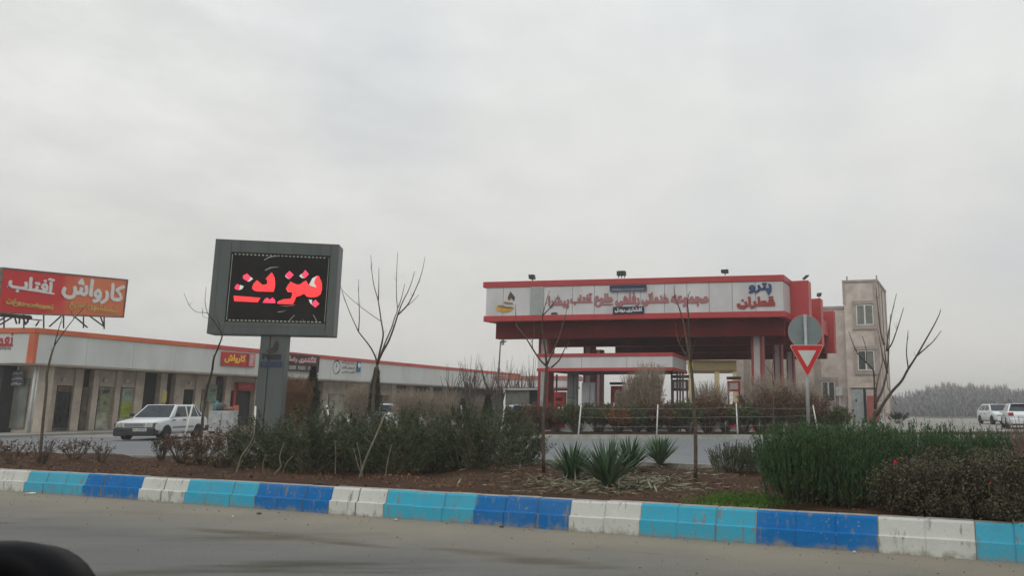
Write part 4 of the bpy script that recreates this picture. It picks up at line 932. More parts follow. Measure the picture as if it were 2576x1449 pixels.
def juniper(x, y, rx, ry, h, label, seed, sprays=370, fol=JUN, stems=9, group='dark evergreen shrubs along the strip', low=.04):
    global rng
    z0 = hz(x, y); root = thing('evergreen_shrub', (x, y, z0), label, 'shrub', group); o = np.array([x, y, z0])
    th = rng.uniform(0, 2*math.pi, sprays); rr = np.sqrt(rng.uniform(0, 1, sprays)); zz = rng.uniform(low, .92, sprays)*(.80+.24*np.sin(th*2+seed*3)*np.minimum(1, rr*1.4)+rng.normal(0, .05, sprays))
    env = np.sqrt(np.clip(1-(np.clip(zz-.35, 0, 1)/.66)**2, .05, 1))*np.clip(.72+zz*.9, 0, 1)
    lump = 1+.26*np.sin(th*3+seed)+.2*np.sin(th*5+seed*2)
    px = np.stack([rx*env*rr*lump*np.cos(th), ry*env*rr*lump*np.sin(th), h*zz*(1+.1*np.sin(th*4+seed))], 1)
    dr = unit(np.stack([np.cos(th)*rr*.9, np.sin(th)*rr*.9, .5+.7*zz], 1)+rng.normal(0, .28, (sprays, 3)))
    n = 34; ln = rng.uniform(.16, .44, sprays)
    t = rng.uniform(0, 1, (sprays, n)); base = (px-dr*.08)[:, None]+dr[:, None]*(t*ln[:, None])[..., None]
    base = base+rng.normal(0, .012, base.shape)
    side = unit(rng.normal(0, 1, (sprays*n, 3))); D = unit(np.repeat(dr, n, 0)*1.0+side*.75)
    V, F_ = leaves(o+base.reshape(-1, 3), D, rng.uniform(.035, .085, sprays*n)*(1.15-.5*t.ravel()), rng.uniform(.009, .020, sprays*n))
    np_mesh('foliage', V, F_, fol, root)
    for k in range(stems):
        a = rng.uniform(0, 2*math.pi); r_ = rng.uniform(.3, .8); b = MB()
        p = [Vector((x+.06*math.cos(a), y+.06*math.sin(a), z0-.03))]
        for q in (.25, .5, .8): p.append(Vector((x+rx*r_*q*math.cos(a)+rng.normal(0, .03), y+ry*r_*q*math.sin(a)+rng.normal(0, .03), z0+h*(.15+.7*q)*rng.uniform(.75, 1.05)*.85)))
        b.tube(p, [.016, .012, .009, .004], 5); b.build('stem', TWIG, root)
    b = MB()
    for k in range(38):
        a = rng.uniform(0, 2*math.pi); r_ = rng.uniform(.35, 1.02); zq_ = rng.uniform(.25, .98); e = Vector((x+rx*r_*math.cos(a), y+ry*r_*math.sin(a), z0+h*zq_)); m_ = Vector((x+rx*r_*.45*math.cos(a+.3), y+ry*r_*.45*math.sin(a+.3), z0+h*zq_*.45))
        b.tube([(x+.1*math.cos(a), y+.1*math.sin(a), z0), m_, e], [.008, .006, .0025], 4, cap=False)
    b.build('bare_twigs', mat('brown_grey_twig', (.20, .165, .125), .85, .25, 10), root)
    return root
def at_ground(px, py):                      # spot on the strip seen at a pixel
    z = .2
    for _ in range(5):
        q = G(px, py, z); z = hz(q.x, q.y)
    return q
jl = [(640, 1178, .75, .6, .85, 'dark evergreen shrub at the left end of the dense shrub mass'), (745, 1192, .8, .6, .98, 'dark evergreen shrub just right of the display pillar'),
      (860, 1190, .75, .6, 1.0, 'dark evergreen shrub left of the leaning pale stick'), (965, 1193, .7, .6, 1.0, 'dark evergreen shrub below the tall forked bare tree'),
      (1075, 1190, .75, .65, 1.02, 'dark evergreen shrub right of the leaning pale stick'), (1180, 1183, .75, .6, 1.06, 'dark evergreen shrub with a raised greener top left of the canopy'),
      (1285, 1172, .62, .5, 1.0, 'dark evergreen shrub at the right end of the mass beside the slender sapling'), (800, 1165, .8, .6, 1.05, 'rear evergreen shrub filling the gap behind the display pillar side'),
      (1010, 1165, .8, .6, 1.08, 'rear evergreen shrub hidden low behind the forked bare tree'), (1130, 1160, .8, .6, 1.1, 'rear evergreen shrub with its top against the far shops')]
for i, (px, py, rx, ry, h, lb) in enumerate(jl):
    q = at_ground(px, py); juniper(q.x, q.y+.5, rx*1.08, ry, h*1.12*(1 if i % 3 else .9), lb, i*1.7)
# pale bare stems leaning out of the shrub mass
def pxtube(b, pts, Y0, Y1, r0, r1, n=6, sag=.0, taper=1.0):
    k = len(pts); dense = []
    for i in range(k-1):
        for q in range(3):
            t = (i+q/3)/(k-1); a, c = pts[i], pts[i+1]; dense.append((t, a[0]+(c[0]-a[0])*q/3, a[1]+(c[1]-a[1])*q/3))
    dense.append((1.0, *pts[-1]))
    # light smoothing of the traced bends
    sm = [dense[0]]+[(dense[i][0], (dense[i-1][1]+2*dense[i][1]+dense[i+1][1])/4, (dense[i-1][2]+2*dense[i][2]+dense[i+1][2])/4) for i in range(1, len(dense)-1)]+[dense[-1]]
    b.tube([P(x, y, Y0+(Y1-Y0)*t) for t, x, y in sm], [r0+(r1-r0)*t**taper for t, x, y in sm], n)
stk = [((905, 1200), (920, 1155), (940, 1110), (970, 1040)), ((912, 1200), (900, 1170), (890, 1130)), ((912, 1198), (906, 1150), (898, 1115)), ((970, 1198), (975, 1160), (985, 1120)), ((843, 1195), (845, 1150), (843, 1110)),
       ((595, 1190), (605, 1150), (625, 1125), (640, 1095), (641, 1060)), ((598, 1180), (622, 1140), (640, 1110)), ((663, 1195), (660, 1170), (668, 1145)), ((712, 1190), (720, 1165), (735, 1150)), ((690, 1195), (708, 1175), (702, 1150), (715, 1115)),
       ((735, 1180), (760, 1162), (795, 1160)), ((770, 1185), (790, 1160), (800, 1130)), ((1048, 1185), (1056, 1168), (1062, 1180)), ((1095, 1185), (1105, 1160), (1110, 1140)), ((1160, 1180), (1150, 1150), (1146, 1120)), ((1225, 1175), (1215, 1140)), ((1285, 1170), (1290, 1140), (1300, 1120)), ((955, 1190), (985, 1160), (1015, 1145)), ((1000, 1185), (980, 1150))]
names = ['longest pale stick slanting up through the dark shrubs'] + [None]*20
for i, pts in enumerate(stk):
    q = at_ground(*pts[0]); b = MB(); pxtube(b, pts, q.y-.05, q.y+(-.35 if i else -.3), .013 if i else .018, .007 if i else .012)
    x0 = pts[0][0]
    lb = names[i] or 'bare pale twig rising among the evergreen stems'
    o = b.build('bare_stick', PSTEM); tag(o, lb, 'stick', None if i == 0 else 'bare pale twigs among the evergreen shrubs')

def rosemary(x, y, rx, ry, h, label, seed, nst=560, fol=ROSEM, spread=.22, group='upright green rosemary bushes', tilt=None):
    z0 = hz(x, y); root = thing('rosemary_bush', (x, y, z0), label, 'bush', group); o = np.array([x, y, z0])
    th = rng.uniform(0, 2*math.pi, nst); rr = np.sqrt(rng.uniform(0, 1, nst))
    top = h*(1-.22*rr**2)*rng.uniform(.62, 1.05, nst)*(1+.08*np.sin(th*3+seed)); ln = np.minimum(top, rng.uniform(.25, .6, nst)*h/.9)
    bx = np.stack([rx*rr*np.cos(th), ry*rr*np.sin(th), top-ln], 1)
    dr = unit(np.stack([np.cos(th)*rr*spread, np.sin(th)*rr*spread, np.ones(nst)], 1)+rng.normal(0, .09, (nst, 3)))
    n = 44; t = rng.uniform(0, 1, (nst, n)); base = bx[:, None]+dr[:, None]*(t*ln[:, None])[..., None]
    side = unit(rng.normal(0, 1, (nst*n, 3))*np.array([1, 1, .3])); D = unit(np.repeat(dr, n, 0)*1.15+side*.6)
    V, F_ = leaves(o+base.reshape(-1, 3), D, rng.uniform(.022, .05, nst*n), rng.uniform(.005, .011, nst*n))
    np_mesh('foliage', V, F_, fol, root)
    b = MB()
    for k in range(0, nst, 6):
        a = Vector(o+bx[k]*np.array([.35, .35, 0])); c_ = Vector(o+bx[k]+dr[k]*ln[k]*.8); m_ = (a+c_)/2+Vector((0, 0, -.05)); b.tube([a, m_, c_], [.006, .005, .002], 4, cap=False)
    o_ = b.build('stems', TWIG, root)
    return root
for i, (px, py, rx, ry, h, lb, fo) in enumerate([(2010, 1262, .42, .42, .90, 'tall rosemary bush nearest the yucca side below the give way sign', ROSEM), (2110, 1270, .50, .45, .95, 'tall dark based rosemary bush in front of the give way pole', ROSEM), (2200, 1255, .48, .45, .93, 'tall rosemary bush touching the left rose bush', ROSEM),
        (2300, 1235, .6, .45, .99, 'bright rosemary bush behind the left rose bush', ROSEM), (2415, 1232, .62, .45, .96, 'bright rosemary bush behind the middle rose bushes', ROSEM), (2530, 1235, .55, .45, .88, 'bright rosemary bush thinning towards the right edge', ROSEM), (2105, 1225, .6, .4, .93, 'rear rosemary bush round the foot of the give way pole', ROSEM)]):
    q = at_ground(px, py); rosemary(q.x, q.y, rx, ry, h, lb, i*2.1, fol=fo, nst=680 if i < 3 else 600)
for i, (px, py, rx, h, lb) in enumerate([(1848, 1190, .42, .58, 'small grey green rosemary bush nearest the slim sapling'), (1908, 1192, .46, .60, 'small grey green rosemary bush beside the tall rosemary')]):
    q = at_ground(px, py); rosemary(q.x, q.y, rx, .3, h, lb, i, nst=260, fol=ROSEM2, spread=.45, group='small grey green rosemary bushes')

def rose(x, y, rx, ry, h, label, seed, flowers=(), n=6200):
    z0 = hz(x, y); root = thing('rose_bush', (x, y, z0), label, 'bush', 'dull leafed rose bushes at the kerb'); o = np.array([x, y, z0])
    nc = 130; th = rng.uniform(0, 2*math.pi, nc); rr = rng.uniform(0, 1, nc)**.45; zz = rng.uniform(.12, 1, nc)
    env = np.sqrt(np.clip(1-((zz-.5)/.62)**2, .1, 1)); C = np.stack([rx*env*rr*np.cos(th), ry*env*rr*np.sin(th), h*zz], 1)
    idx = rng.integers(0, nc, n); B = o+C[idx]+rng.normal(0, .045, (n, 3)); D = rng.normal(0, 1, (n, 3))+np.array([0, 0, .25])
    V, F_ = leaves(B, D, rng.uniform(.016, .04, n), rng.uniform(.010, .022, n)); np_mesh('foliage', V, F_, ROSE, root)
    b = MB()
    for k in range(0, nc, 4):
        a = Vector(o+C[k]*np.array([.15, .15, 0])); c_ = Vector(o+C[k]*1.03+np.array([0, 0, .05])); m_ = (a+c_)/2+Vector((rng.normal(0, .05), rng.normal(0, .05), 0)); b.tube([a, m_, c_], [.007, .005, .003], 4, cap=False)
    b.build('canes', TWIG, root)
    for (fx, fy) in flowers:
        p = P(fx, fy, y-ry*.9); b = MB(); 
        for k in range(9):
            a = k*2.4; rr_ = .003+.002*k; c_ = p+Vector((math.cos(a)*rr_, -.01+.004*k, math.sin(a)*rr_)); b.prism([c_+Vector((math.cos(a+j*1.05)*.010, .002*j, math.sin(a+j*1.05)*.010)) for j in range(6)], (0, .004, 0))
        b.build('flower', PETAL, root)
    return root
for i, (px, py, rx, ry, h, lb, fl_) in enumerate([(2280, 1290, .36, .34, .50, 'rose bush with one red flower next to the tall rosemary', [(2254, 1163)]), (2365, 1305, .38, .34, .52, 'rose bush above the white kerb blocks without flowers near its middle', []), (2455, 1310, .38, .34, .54, 'rose bush with a red flower low on its right side', [(2494, 1212)]), (2550, 1318, .38, .34, .58, 'rose bush cut by the right edge of the picture', []), (2330, 1268, .5, .32, .60, 'rear rose bush rising behind the flowering one', []), (2520, 1268, .5, .32, .66, 'rear rose bush nearest the right edge', [])]):
    q = at_ground(px, py); rose(q.x, q.y, rx, ry, h, lb, i, fl_)
# bare reddish canes at the right edge
for i, (px, py) in enumerate(((2560, 1240), (2585, 1250))):
    q = at_ground(px, py); b = MB()
    for k in range(26):
        a = rng.uniform(0, 6.28); c_ = Vector((q.x+.28*math.cos(a)*rng.uniform(.2, 1), q.y+.2*math.sin(a), q.z+rng.uniform(.7, 1.12))); b.tube([q, (Vector(q)+c_)/2+Vector((.05, 0, .1)), c_], [.007, .005, .002], 4, cap=False)
    tag(b.build('bare_bush', mat('reddish_cane', (.20, .12, .10), .8, .2, 8)), 'leafless reddish bush %s the right edge behind the roses' % ('standing just inside' if i == 0 else 'running off'), 'bush')

def yucca(px, py, h, n, label, seed, old=10):
    q = at_ground(px, py); root = thing('yucca', (q.x, q.y, q.z), label, 'plant', 'spiky yucca plants')
    def blades(n, el0, el1, l0, l1, wd, droop, m, nm, zb):
        vs = []; fs = []
        for k in range(n):
            a = rng.uniform(0, 6.28); el = rng.uniform(el0, el1); ln = rng.uniform(l0, l1); hd = Vector((math.cos(a), math.sin(a), 0)); sd = Vector((-math.sin(a), math.cos(a), 0))
            b0 = Vector((q.x, q.y, q.z+zb*rng.uniform(.3, 1)))+hd*.03; seg = 4; o = len(vs); wv_ = rng.uniform(.75, 1.15)*wd; e = el
            p = b0
            for s_ in range(seg+1):
                t = s_/seg; ww = wv_*(.55+1.2*t-1.75*t*t)+.002; up = Vector((0, 0, 1)); nrm = (hd*-math.sin(e)+up*math.cos(e))
                vs += [p-sd*ww, p-nrm*ww*.35, p+sd*ww]; p = p+(hd*math.cos(e)+up*math.sin(e))*ln/seg; e -= droop/seg
            for s_ in range(seg):
                for j in (0, 1): fs.append((o+s_*3+j, o+s_*3+j+1, o+s_*3+j+4, o+s_*3+j+3))
        b = MB(); b.add(vs, fs); return b.build(nm, m, root)
    blades(n, R(30), R(86), h*.75, h*1.08, .027, R(14), YUC, 'leaves', .16*h)
    blades(old, R(-5), R(30), h*.5, h*.8, .019, R(45), DRYL, 'dead_leaves', .12*h)
    b = MB(); b.tube([(q.x, q.y, q.z-.03), (q.x, q.y, q.z+.18*h)], [.05, .035], 8); b.build('trunk', TWIG, root)
yucca(1437, 1212, .62, 120, 'spiky yucca nearest the slender sapling on the left', 1); yucca(1528, 1228, .66, 130, 'largest spiky yucca in the middle nearest the kerb', 2, 14)
yucca(1585, 1190, .66, 100, 'spiky yucca behind and right of the largest one', 3); yucca(1660, 1175, .66, 105, 'spiky yucca on the right nearest the slim sapling', 4)
# fallen blades and pale litter round the yuccas
n = 1900; pxs = rng.normal(1535, 130, n); pys = np.clip(rng.normal(1212, 17, n), 1178, 1242)+(pxs-1535)*.012
B = np.array([tuple(at_ground(a, c_)) for a, c_ in zip(pxs, pys)]); B[:, 2] += .012; D = rng.normal(0, 1, (n, 3))*np.array([1, 1, .18])
V, F_ = leaves(B, D, rng.uniform(.08, .26, n), rng.uniform(.012, .03, n)); o = np_mesh('leaf_litter', V, F_, LIT, None); tag(o, 'grey green fallen leaves scattered round the yuccas', 'leaf litter', kind='stuff')
n = 5200; pxs = rng.normal(1862, 55, n); pys = rng.normal(1262, 9, n)
B = np.array([tuple(at_ground(a, min(c_, 1283+(a-1862)*.055))) for a, c_ in zip(pxs, pys)]); D = rng.normal(0, .45, (n, 3))+np.array([0, 0, 1])
V, F_ = leaves(B, D, rng.uniform(.03, .07, n), rng.uniform(.004, .008, n)); o = np_mesh('grass', V, F_, GRASS, None); tag(o, 'low patch of bright green grass just behind the kerb', 'grass', kind='stuff')
# dry weeds and straw over the soil
n = 26000; s_ = rng.uniform(-24, 12, n); t_ = rng.uniform(.22, 1, n)**1.5*7.5
B = np.array([tuple(kp(a, c_, soil_z(a, c_))) for a, c_ in zip(s_, t_)])
keep = np.array([t_[i] < BK(s_[i])-.3 and (math.sin(s_[i]*1.9)+math.sin(s_[i]*.7+t_[i]*2) > -.6) for i in range(n)]); B = B[keep]; n = len(B)
D = rng.normal(0, .8, (n, 3))+np.array([0, 0, .5]); V, F_ = leaves(B, D, rng.uniform(.03, .10, n), rng.uniform(.004, .011, n))
o = np_mesh('dry_grass', V, F_, leafmat('straw', (.24, .125, .06), (.08, .04, .022)), None); tag(o, 'short dry straw and weeds over the brown soil of the strip', 'dry grass', kind='stuff')
n = 2600; s_ = rng.uniform(-24, 9, n); t_ = rng.uniform(.2, 5, n); B = np.array([tuple(kp(a, c_, soil_z(a, c_)+.01)) for a, c_ in zip(s_, t_)])
D = rng.normal(0, 1, (n, 3))*np.array([1, 1, .3]); V, F_ = leaves(B, D, rng.uniform(.03, .07, n), rng.uniform(.02, .045, n)); o = np_mesh('soil_clods', V, F_, leafmat('clod', (.15, .085, .06), (.05, .03, .022)), None); tag(o, 'small clods and dead leaves strewn on the soil', 'soil debris', kind='stuff')

def dry_shrub(x, y, z0, w_, h, label, n=60, leafn=900, m=TWIG, lm=BROWNL, name='dry_shrub', group=None, cat='shrub', up=.9, lw=1.0):
    root = thing(name, (x, y, z0), label, cat, group); b = MB(); tips = []
    for k in range(n):
        a = rng.uniform(0, 6.28); r_ = w_*rng.uniform(.1, 1)**.7; hh = h*rng.uniform(.5, 1.02)
        c_ = Vector((x+r_*math.cos(a), y+r_*math.sin(a), z0+hh)); o = Vector((x+.12*w_*math.cos(a), y+.12*w_*math.sin(a), z0))
        mid = o+(c_-o)*.5+Vector((rng.normal(0, .06*w_), rng.normal(0, .06*w_), .05*h)); rr = .006*max(1, h)
        b.tube([o, mid, c_], [rr, rr*.7, rr*.3], 4, cap=False); tips += [(mid, c_)]*2
        for j in range(2):
            q = mid+(c_-mid)*rng.uniform(0, .7); e = q+Vector((rng.normal(0, .18*w_), rng.normal(0, .18*w_), h*rng.uniform(.05, .25))); b.tube([q, e], [rr*.5, rr*.2], 3, cap=False); tips.append((q, e))
    b.build('twigs', m, root)
    if leafn:
        idx = rng.integers(0, len(tips), leafn); A_ = np.array([tuple(tips[i][0]) for i in idx]); C_ = np.array([tuple(tips[i][1]) for i in idx]); t = rng.uniform(0, 1, (leafn, 1))
        B = A_+(C_-A_)*t+rng.normal(0, .02*w_, (leafn, 3)); V, F_ = leaves(B, rng.normal(0, 1, (leafn, 3)), rng.uniform(.03, .08, leafn)*lw, rng.uniform(.015, .035, leafn)*lw); np_mesh('foliage', V, F_, lm, root)
    return root
for i, (px, py, w_, h, lb, lm, ln) in enumerate([(405, 1160, .30, .55, 'low dark weed clump at the left end of the dry shrubs', CONI, 500), (455, 1165, .45, .60, 'brown dry shrub in front of the white saloon car', BROWNL, 900), (510, 1170, .50, .75, 'brown dry shrub at the foot of the forked sapling', BROWNL, 1100), (570, 1172, .50, .78, 'brown dry shrub below the white cabinet', BROWNL, 1100), (610, 1160, .5, .85, 'brownish shrub between the cabinet and the display pillar', BROWNL, 1000),
        (105, 1168, .35, .5, 'thin leafless weed near the left edge', BROWNL, 150), (185, 1160, .4, .45, 'reddish dry weed clump left of the grey rear road', BROWNL, 500), (255, 1165, .28, .5, 'tangled dry twigs in front of the grey rear road', BROWNL, 160), (30, 1170, .4, .5, 'dry weed clump running off the left edge', BROWNL, 500), (480, 1172, .3, .35, 'small pale dry tussock between the brown shrubs', DRYL, 700), (545, 1178, .3, .3, 'small pale dry tussock under the white cabinet', DRYL, 600)]):
    q = at_ground(px, py); dry_shrub(q.x, q.y, q.z, w_, h, lb, 42 if i < 5 else 22, ln, lm=lm, group='dry shrubs at the left of the strip', lw=.8)
# bed behind the station kerb: clipped green shrubs, brown shrubs and tall dry stems
BEDG = leafmat('bed_green', (.12, .135, .055), (.025, .032, .014)); RUSTL = leafmat('rust_leaf', (.27, .13, .055), (.07, .035, .02))
bed = [(1300, 0, .9, 1.0), (1350, 1, .8, 1.1), (1400, 1, .9, 1.0), (1452, 0, .9, 1.15), (1505, 0, .9, 1.1), (1555, 2, .8, 1.0), (1600, 0, .8, 1.1), (1640, 1, .8, 1.3), (1690, 1, .8, 1.2), (1735, 0, .8, 1.2), (1780, 1, .9, 1.4), (1825, 2, .8, 1.2), (1870, 0, .9, 1.1), (1912, 1, .9, 1.5), (1955, 1, .9, 1.7), (2000, 1, .9, 1.6), (2050, 1, .9, 1.4), (2100, 0, .8, 1.0)]
word = {0: 'green leafy', 1: 'brown dry', 2: 'rust coloured'}
marks = ['left of the kiosk posts', 'by the left canopy column', 'below the left red fuel pump', 'below the tall grey service cabinet', 'under the broad pale cabinet', 'under the middle red fuel pump', 'below the tall dry stems', 'right of the tall dry stems', 'in front of the open dark pump', 'just right of the slim sapling', 'below the cream hall', 'left of the bright red pump', 'below the bright red pump', 'left of the right canopy column', 'in front of the right canopy columns', 'behind the tall rosemary', 'behind the give way pole', 'near the stone building window']
for i, (px, k, w_, h) in enumerate(bed):
    Y = 32.6+rng.uniform(0, 1.2); q = P(px, 1095, Y)
    dry_shrub(q.x, Y, .15, w_*1.1, h*1.2, '%s shrub of the station bed %s' % (word[k], marks[i]), 70, [9500, 6500, 7000][k], lm=[BEDG, BROWNL, RUSTL][k], name='bed_shrub', group='shrubs in the station bed', lw=1.5)
for i, (px, Y, w_, h, lb) in enumerate([(1602, 35, .85, 2.9, 'tall pale brown tuft of dry stems left of the pair'), (1634, 34.6, .8, 3.3, 'tallest pale brown tuft of dry stems before the low canopy'), (1562, 35.5, .35, 2.1, 'short dry stems beside the tall tufts'), (745, 29.5, .75, 2.5, 'orange brown leafless bush beside the display pillar'), (905, 36, .8, 2.4, 'brown leafless bush left of the forked bare tree trunk'), (1030, 40, 1.3, 2.3, 'wide brown leafless bush right of the forked bare tree trunk'), (1100, 40, 1.4, 2.2, 'wide greyish leafless bush before the far end of the shops'), (1200, 46, 1.2, 2.0, 'leafless bush before the low far canopy'), (1785, 36, 1.1, 2.5, 'reddish dry stems before the cream hall'), (1940, 36, 1.4, 2.9, 'brown dry stems before the right canopy columns'), (2020, 35.5, 1.1, 2.4, 'brown dry stems behind the give way pole')]):
    q = P(px, 1000, Y); dry_shrub(q.x, Y, .05, w_, h, lb, 420, 4200, m=mat('dry_stem', (.34, .275, .21), .85, .25, 8) if i != 3 else mat('rusty_stem', (.22, .12, .06), .85, .2, 6), lm=DRYL if i != 3 else RUSTL, name='dry_bush', cat='bush', group='tall leafless bushes before the station', lw=.8)
# slim dark conifers behind the shrub mass
for i, (px, Y, w_, h, lb) in enumerate([(783, 30, .42, 2.9, 'slim dark conifer right of the display pillar'), (943, 33, .40, 3.0, 'slim dark conifer hidden behind the forked bare tree'), (1228, 38, .4, 1.9, 'short dark conifer before the far end of the shops'), (1165, 40, .35, 1.7, 'lowest dark conifer left of the short one')]):
    q = P(px, 1000, Y); root = thing('conifer', (q.x, Y, 0), lb, 'tree', 'slim dark conifers'); n = 5200
    zz = rng.uniform(.06, 1, n)**.9; th = rng.uniform(0, 6.28, n); rr = w_*np.sqrt(rng.uniform(0, 1, n))*np.clip(1.05-zz, .04, 1)**.75*(1+.25*np.sin(th*3+zz*14))
    B = np.stack([q.x+rr*np.cos(th), Y+rr*np.sin(th), h*zz], 1); D = np.stack([np.cos(th)*.6, np.sin(th)*.6, np.ones(n)], 1)+rng.normal(0, .3, (n, 3))
    V, F_ = leaves(B, D, rng.uniform(.06, .14, n), rng.uniform(.02, .04, n)); np_mesh('crown', V, F_, CONI, root); b = MB(); b.tube([(q.x, Y, 0), (q.x, Y, h*.7)], [.05, .02], 6); b.build('trunk', BARK, root)

# ------------------------------------------------------------------ bare young trees (traced limb by limb, each limb leaning its own way in depth)
def sapling(label, base, trunk, limbs, r, Y, m=BARK, group='bare young trees along the strip', basepx=None):
    root = thing('bare_tree', (base.x, base.y, base.z), label, 'tree', group)
    b = MB(); Y0 = base.y
    pxtube(b, trunk, Y0, Y0, r, r*.72, 8); b.build('trunk', m, root, smooth=True)
    b = MB()
    for pts, k, dy in limbs: pxtube(b, pts, Y0, Y0+dy, r*k*1.2, r*.09+.0015, 6, taper=.8)
    for pts, k, dy in limbs:
        if len(pts) < 4: continue
        for _ in range(3):
            i = random.randrange(1, len(pts)-1); t = i/(len(pts)-1); o = P(*pts[i], Y0+dy*t); a = random.uniform(0, 6.28); l_ = random.uniform(.05, .16)
            b.tube([o, o+Vector((math.cos(a)*l_*.35, math.sin(a)*l_*.5, l_*.5)), o+Vector((math.cos(a)*l_*.5, math.sin(a)*l_*.6, l_*1.1))], [.0045, .003, .0012], 4, cap=False)
    b.build('crown', m, root, smooth=True)
    return root
z6 = lambda p: Zf((1250, 940), 3.6229, p); z7 = lambda p: Zf((1250, 1300), 3.6229, p)
q = at_ground(938, 1165)
sapling('tallest forked bare tree with long upswept limbs right of the display board', q, z7([(725, 1400), (735, 1060), (745, 800), (775, 600), (797, 430)]),
  [(z6([(795, 1745), (775, 1640), (715, 1520), (660, 1440), (530, 1280), (505, 1220), (430, 1060), (350, 860), (290, 680), (255, 540)]), .5, .5), (z6([(530, 1280), (545, 1080), (540, 900), (532, 720), (532, 535)]), .3, .3),
   (z6([(797, 1740), (830, 1560), (870, 1400), (883, 1300), (850, 1120), (820, 900), (800, 800), (745, 620), (715, 400), (705, 190)]), .55, -.5), (z6([(812, 830), (818, 600), (819, 370)]), .28, -.5), (z6([(850, 1130), (700, 1030), (540, 910), (400, 790), (305, 690)]), .18, .6),
   (z6([(805, 1730), (860, 1560), (920, 1400), (1000, 1220), (1040, 1080), (1085, 980), (1065, 780), (1065, 560), (1076, 300), (1083, 155)]), .45, .6), (z6([(805, 1700), (880, 1540), (950, 1430), (1030, 1220), (1085, 1040), (1110, 960), (1160, 840), (1240, 690), (1290, 550), (1323, 420)]), .6, -.3),
   (z6([(1090, 1035), (1220, 910), (1290, 780), (1370, 600), (1430, 430), (1470, 220)]), .4, .4), (z6([(1230, 905), (1320, 830), (1382, 755)]), .15, .2), (z6([(1092, 935), (1140, 800), (1183, 600)]), .25, -.2)], .044, 15)
z1 = lambda p: Zf((1850, 1040), 3.906, p)
q = at_ground(1368, 1188)
sapling('slender bare tree standing before the left end of the station canopy', q, [(1368, 1189), (1366, 1066), (1370, 1008), (1374, 930), (1376, 921)],
  [(z1([(1090, 1511), (990, 1420), (880, 1250), (790, 1100), (700, 980), (630, 905), (620, 720), (622, 560)]), .55, .4), (z1([(880, 1250), (868, 1150), (905, 1030), (905, 930), (890, 840)]), .25, .2),
   (z1([(1092, 1511), (1075, 1300), (1040, 1060), (1018, 880), (1030, 730), (1070, 580), (1135, 360)]), .6, -.4), (z1([(1030, 740), (1150, 620), (1220, 520), (1275, 420)]), .3, -.3),
   (z1([(1092, 1500), (1200, 1260), (1290, 1060), (1340, 860), (1385, 720), (1405, 590)]), .5, .4), (z1([(1165, 1530), (1290, 1420), (1350, 1280), (1390, 1200), (1480, 1070), (1620, 890)]), .4, -.3), (z1([(1092, 1530), (1165, 1530)]), .4, 0), (z1([(1390, 1250), (1415, 1190), (1440, 1130)]), .2, 0)], .036, 15)
z2 = lambda p: Zf((2450, 1040), 3.906, p)
q = at_ground(1750, 1207)
sapling('slim bare tree before the middle of the station canopy', q, [(1750, 1208), (1750, 1087), (1745, 1020), (1742, 954), (1737, 911)],
  [(z2([(940, 1470), (920, 1340), (880, 1150), (840, 900), (790, 700), (750, 580), (700, 470), (688, 350), (690, 280)]), .6, .4), (z2([(945, 1450), (935, 1250), (912, 1000), (905, 700), (888, 560), (900, 450), (930, 370)]), .5, -.3),
   (z2([(935, 1440), (845, 1310), (760, 1150), (720, 1020), (710, 860)]), .28, .3), (z2([(760, 1145), (800, 1080), (845, 1020)]), .15, .1), (z2([(940, 1440), (965, 1290), (1000, 1150), (1040, 1030)]), .3, -.3), (z2([(700, 470), (650, 440)]), .15, 0)], .034, 14)
z3 = lambda p: Zf((3000, 1050), 3.6229, p); F2k = lambda p: [(x/1.54852, y/1.54852) for x, y in p]
q = P(2197, 1120, 15.5); q.z = 0.05
sapling('wide spreading bare tree before the stone stair tower', q, [(2197, 1120), (2198, 1060), (2202, 1030)],
  [(F2k([(3409, 1620), (3424, 1606), (3436, 1580), (3475, 1524), (3513, 1486), (3536, 1440), (3568, 1392), (3607, 1323), (3640, 1265), (3659, 1226), (3665, 1206)]), .75, -.8), (z3([(2070, 1220), (2200, 1110), (2320, 1000), (2415, 865)]), .3, -.6), (z3([(1950, 1400), (1920, 1180), (1935, 1000), (1948, 860)]), .25, -.3),
   (F2k([(3409, 1610), (3411, 1568), (3436, 1529), (3452, 1465), (3459, 1414), (3462, 1380), (3463.7, 1326), (3469, 1224)]), .6, .5), (z3([(1645, 1150), (1660, 950), (1700, 720), (1730, 560), (1785, 340)]), .35, .4), (z3([(1655, 1140), (1720, 1050), (1790, 850), (1840, 690), (1885, 540)]), .3, -.3),
   (z3([(1650, 1449), (1590, 1230), (1555, 1060), (1530, 870)]), .3, .3), (z3([(1610, 1060), (1560, 900), (1530, 640), (1510, 420), (1495, 250)]), .38, .5), (F2k([(3457, 1455), (3450, 1400), (3444, 1340)]), .3, .2),
   (F2k([(3408, 1610), (3410, 1550), (3415, 1500), (3425, 1460), (3437, 1413), (3440, 1380)]), .4, .3), (F2k([(3408, 1600), (3406, 1500), (3404, 1440), (3370, 1410), (3340, 1378), (3323, 1340), (3306, 1293)]), .35, -.6), (F2k([(3375, 1412), (3374, 1355), (3359, 1310)]), .2, .1)], .05, 15.5)
z5 = lambda p: Zf((700, 1270), 3.6229, p)
q = at_ground(503, 1150)
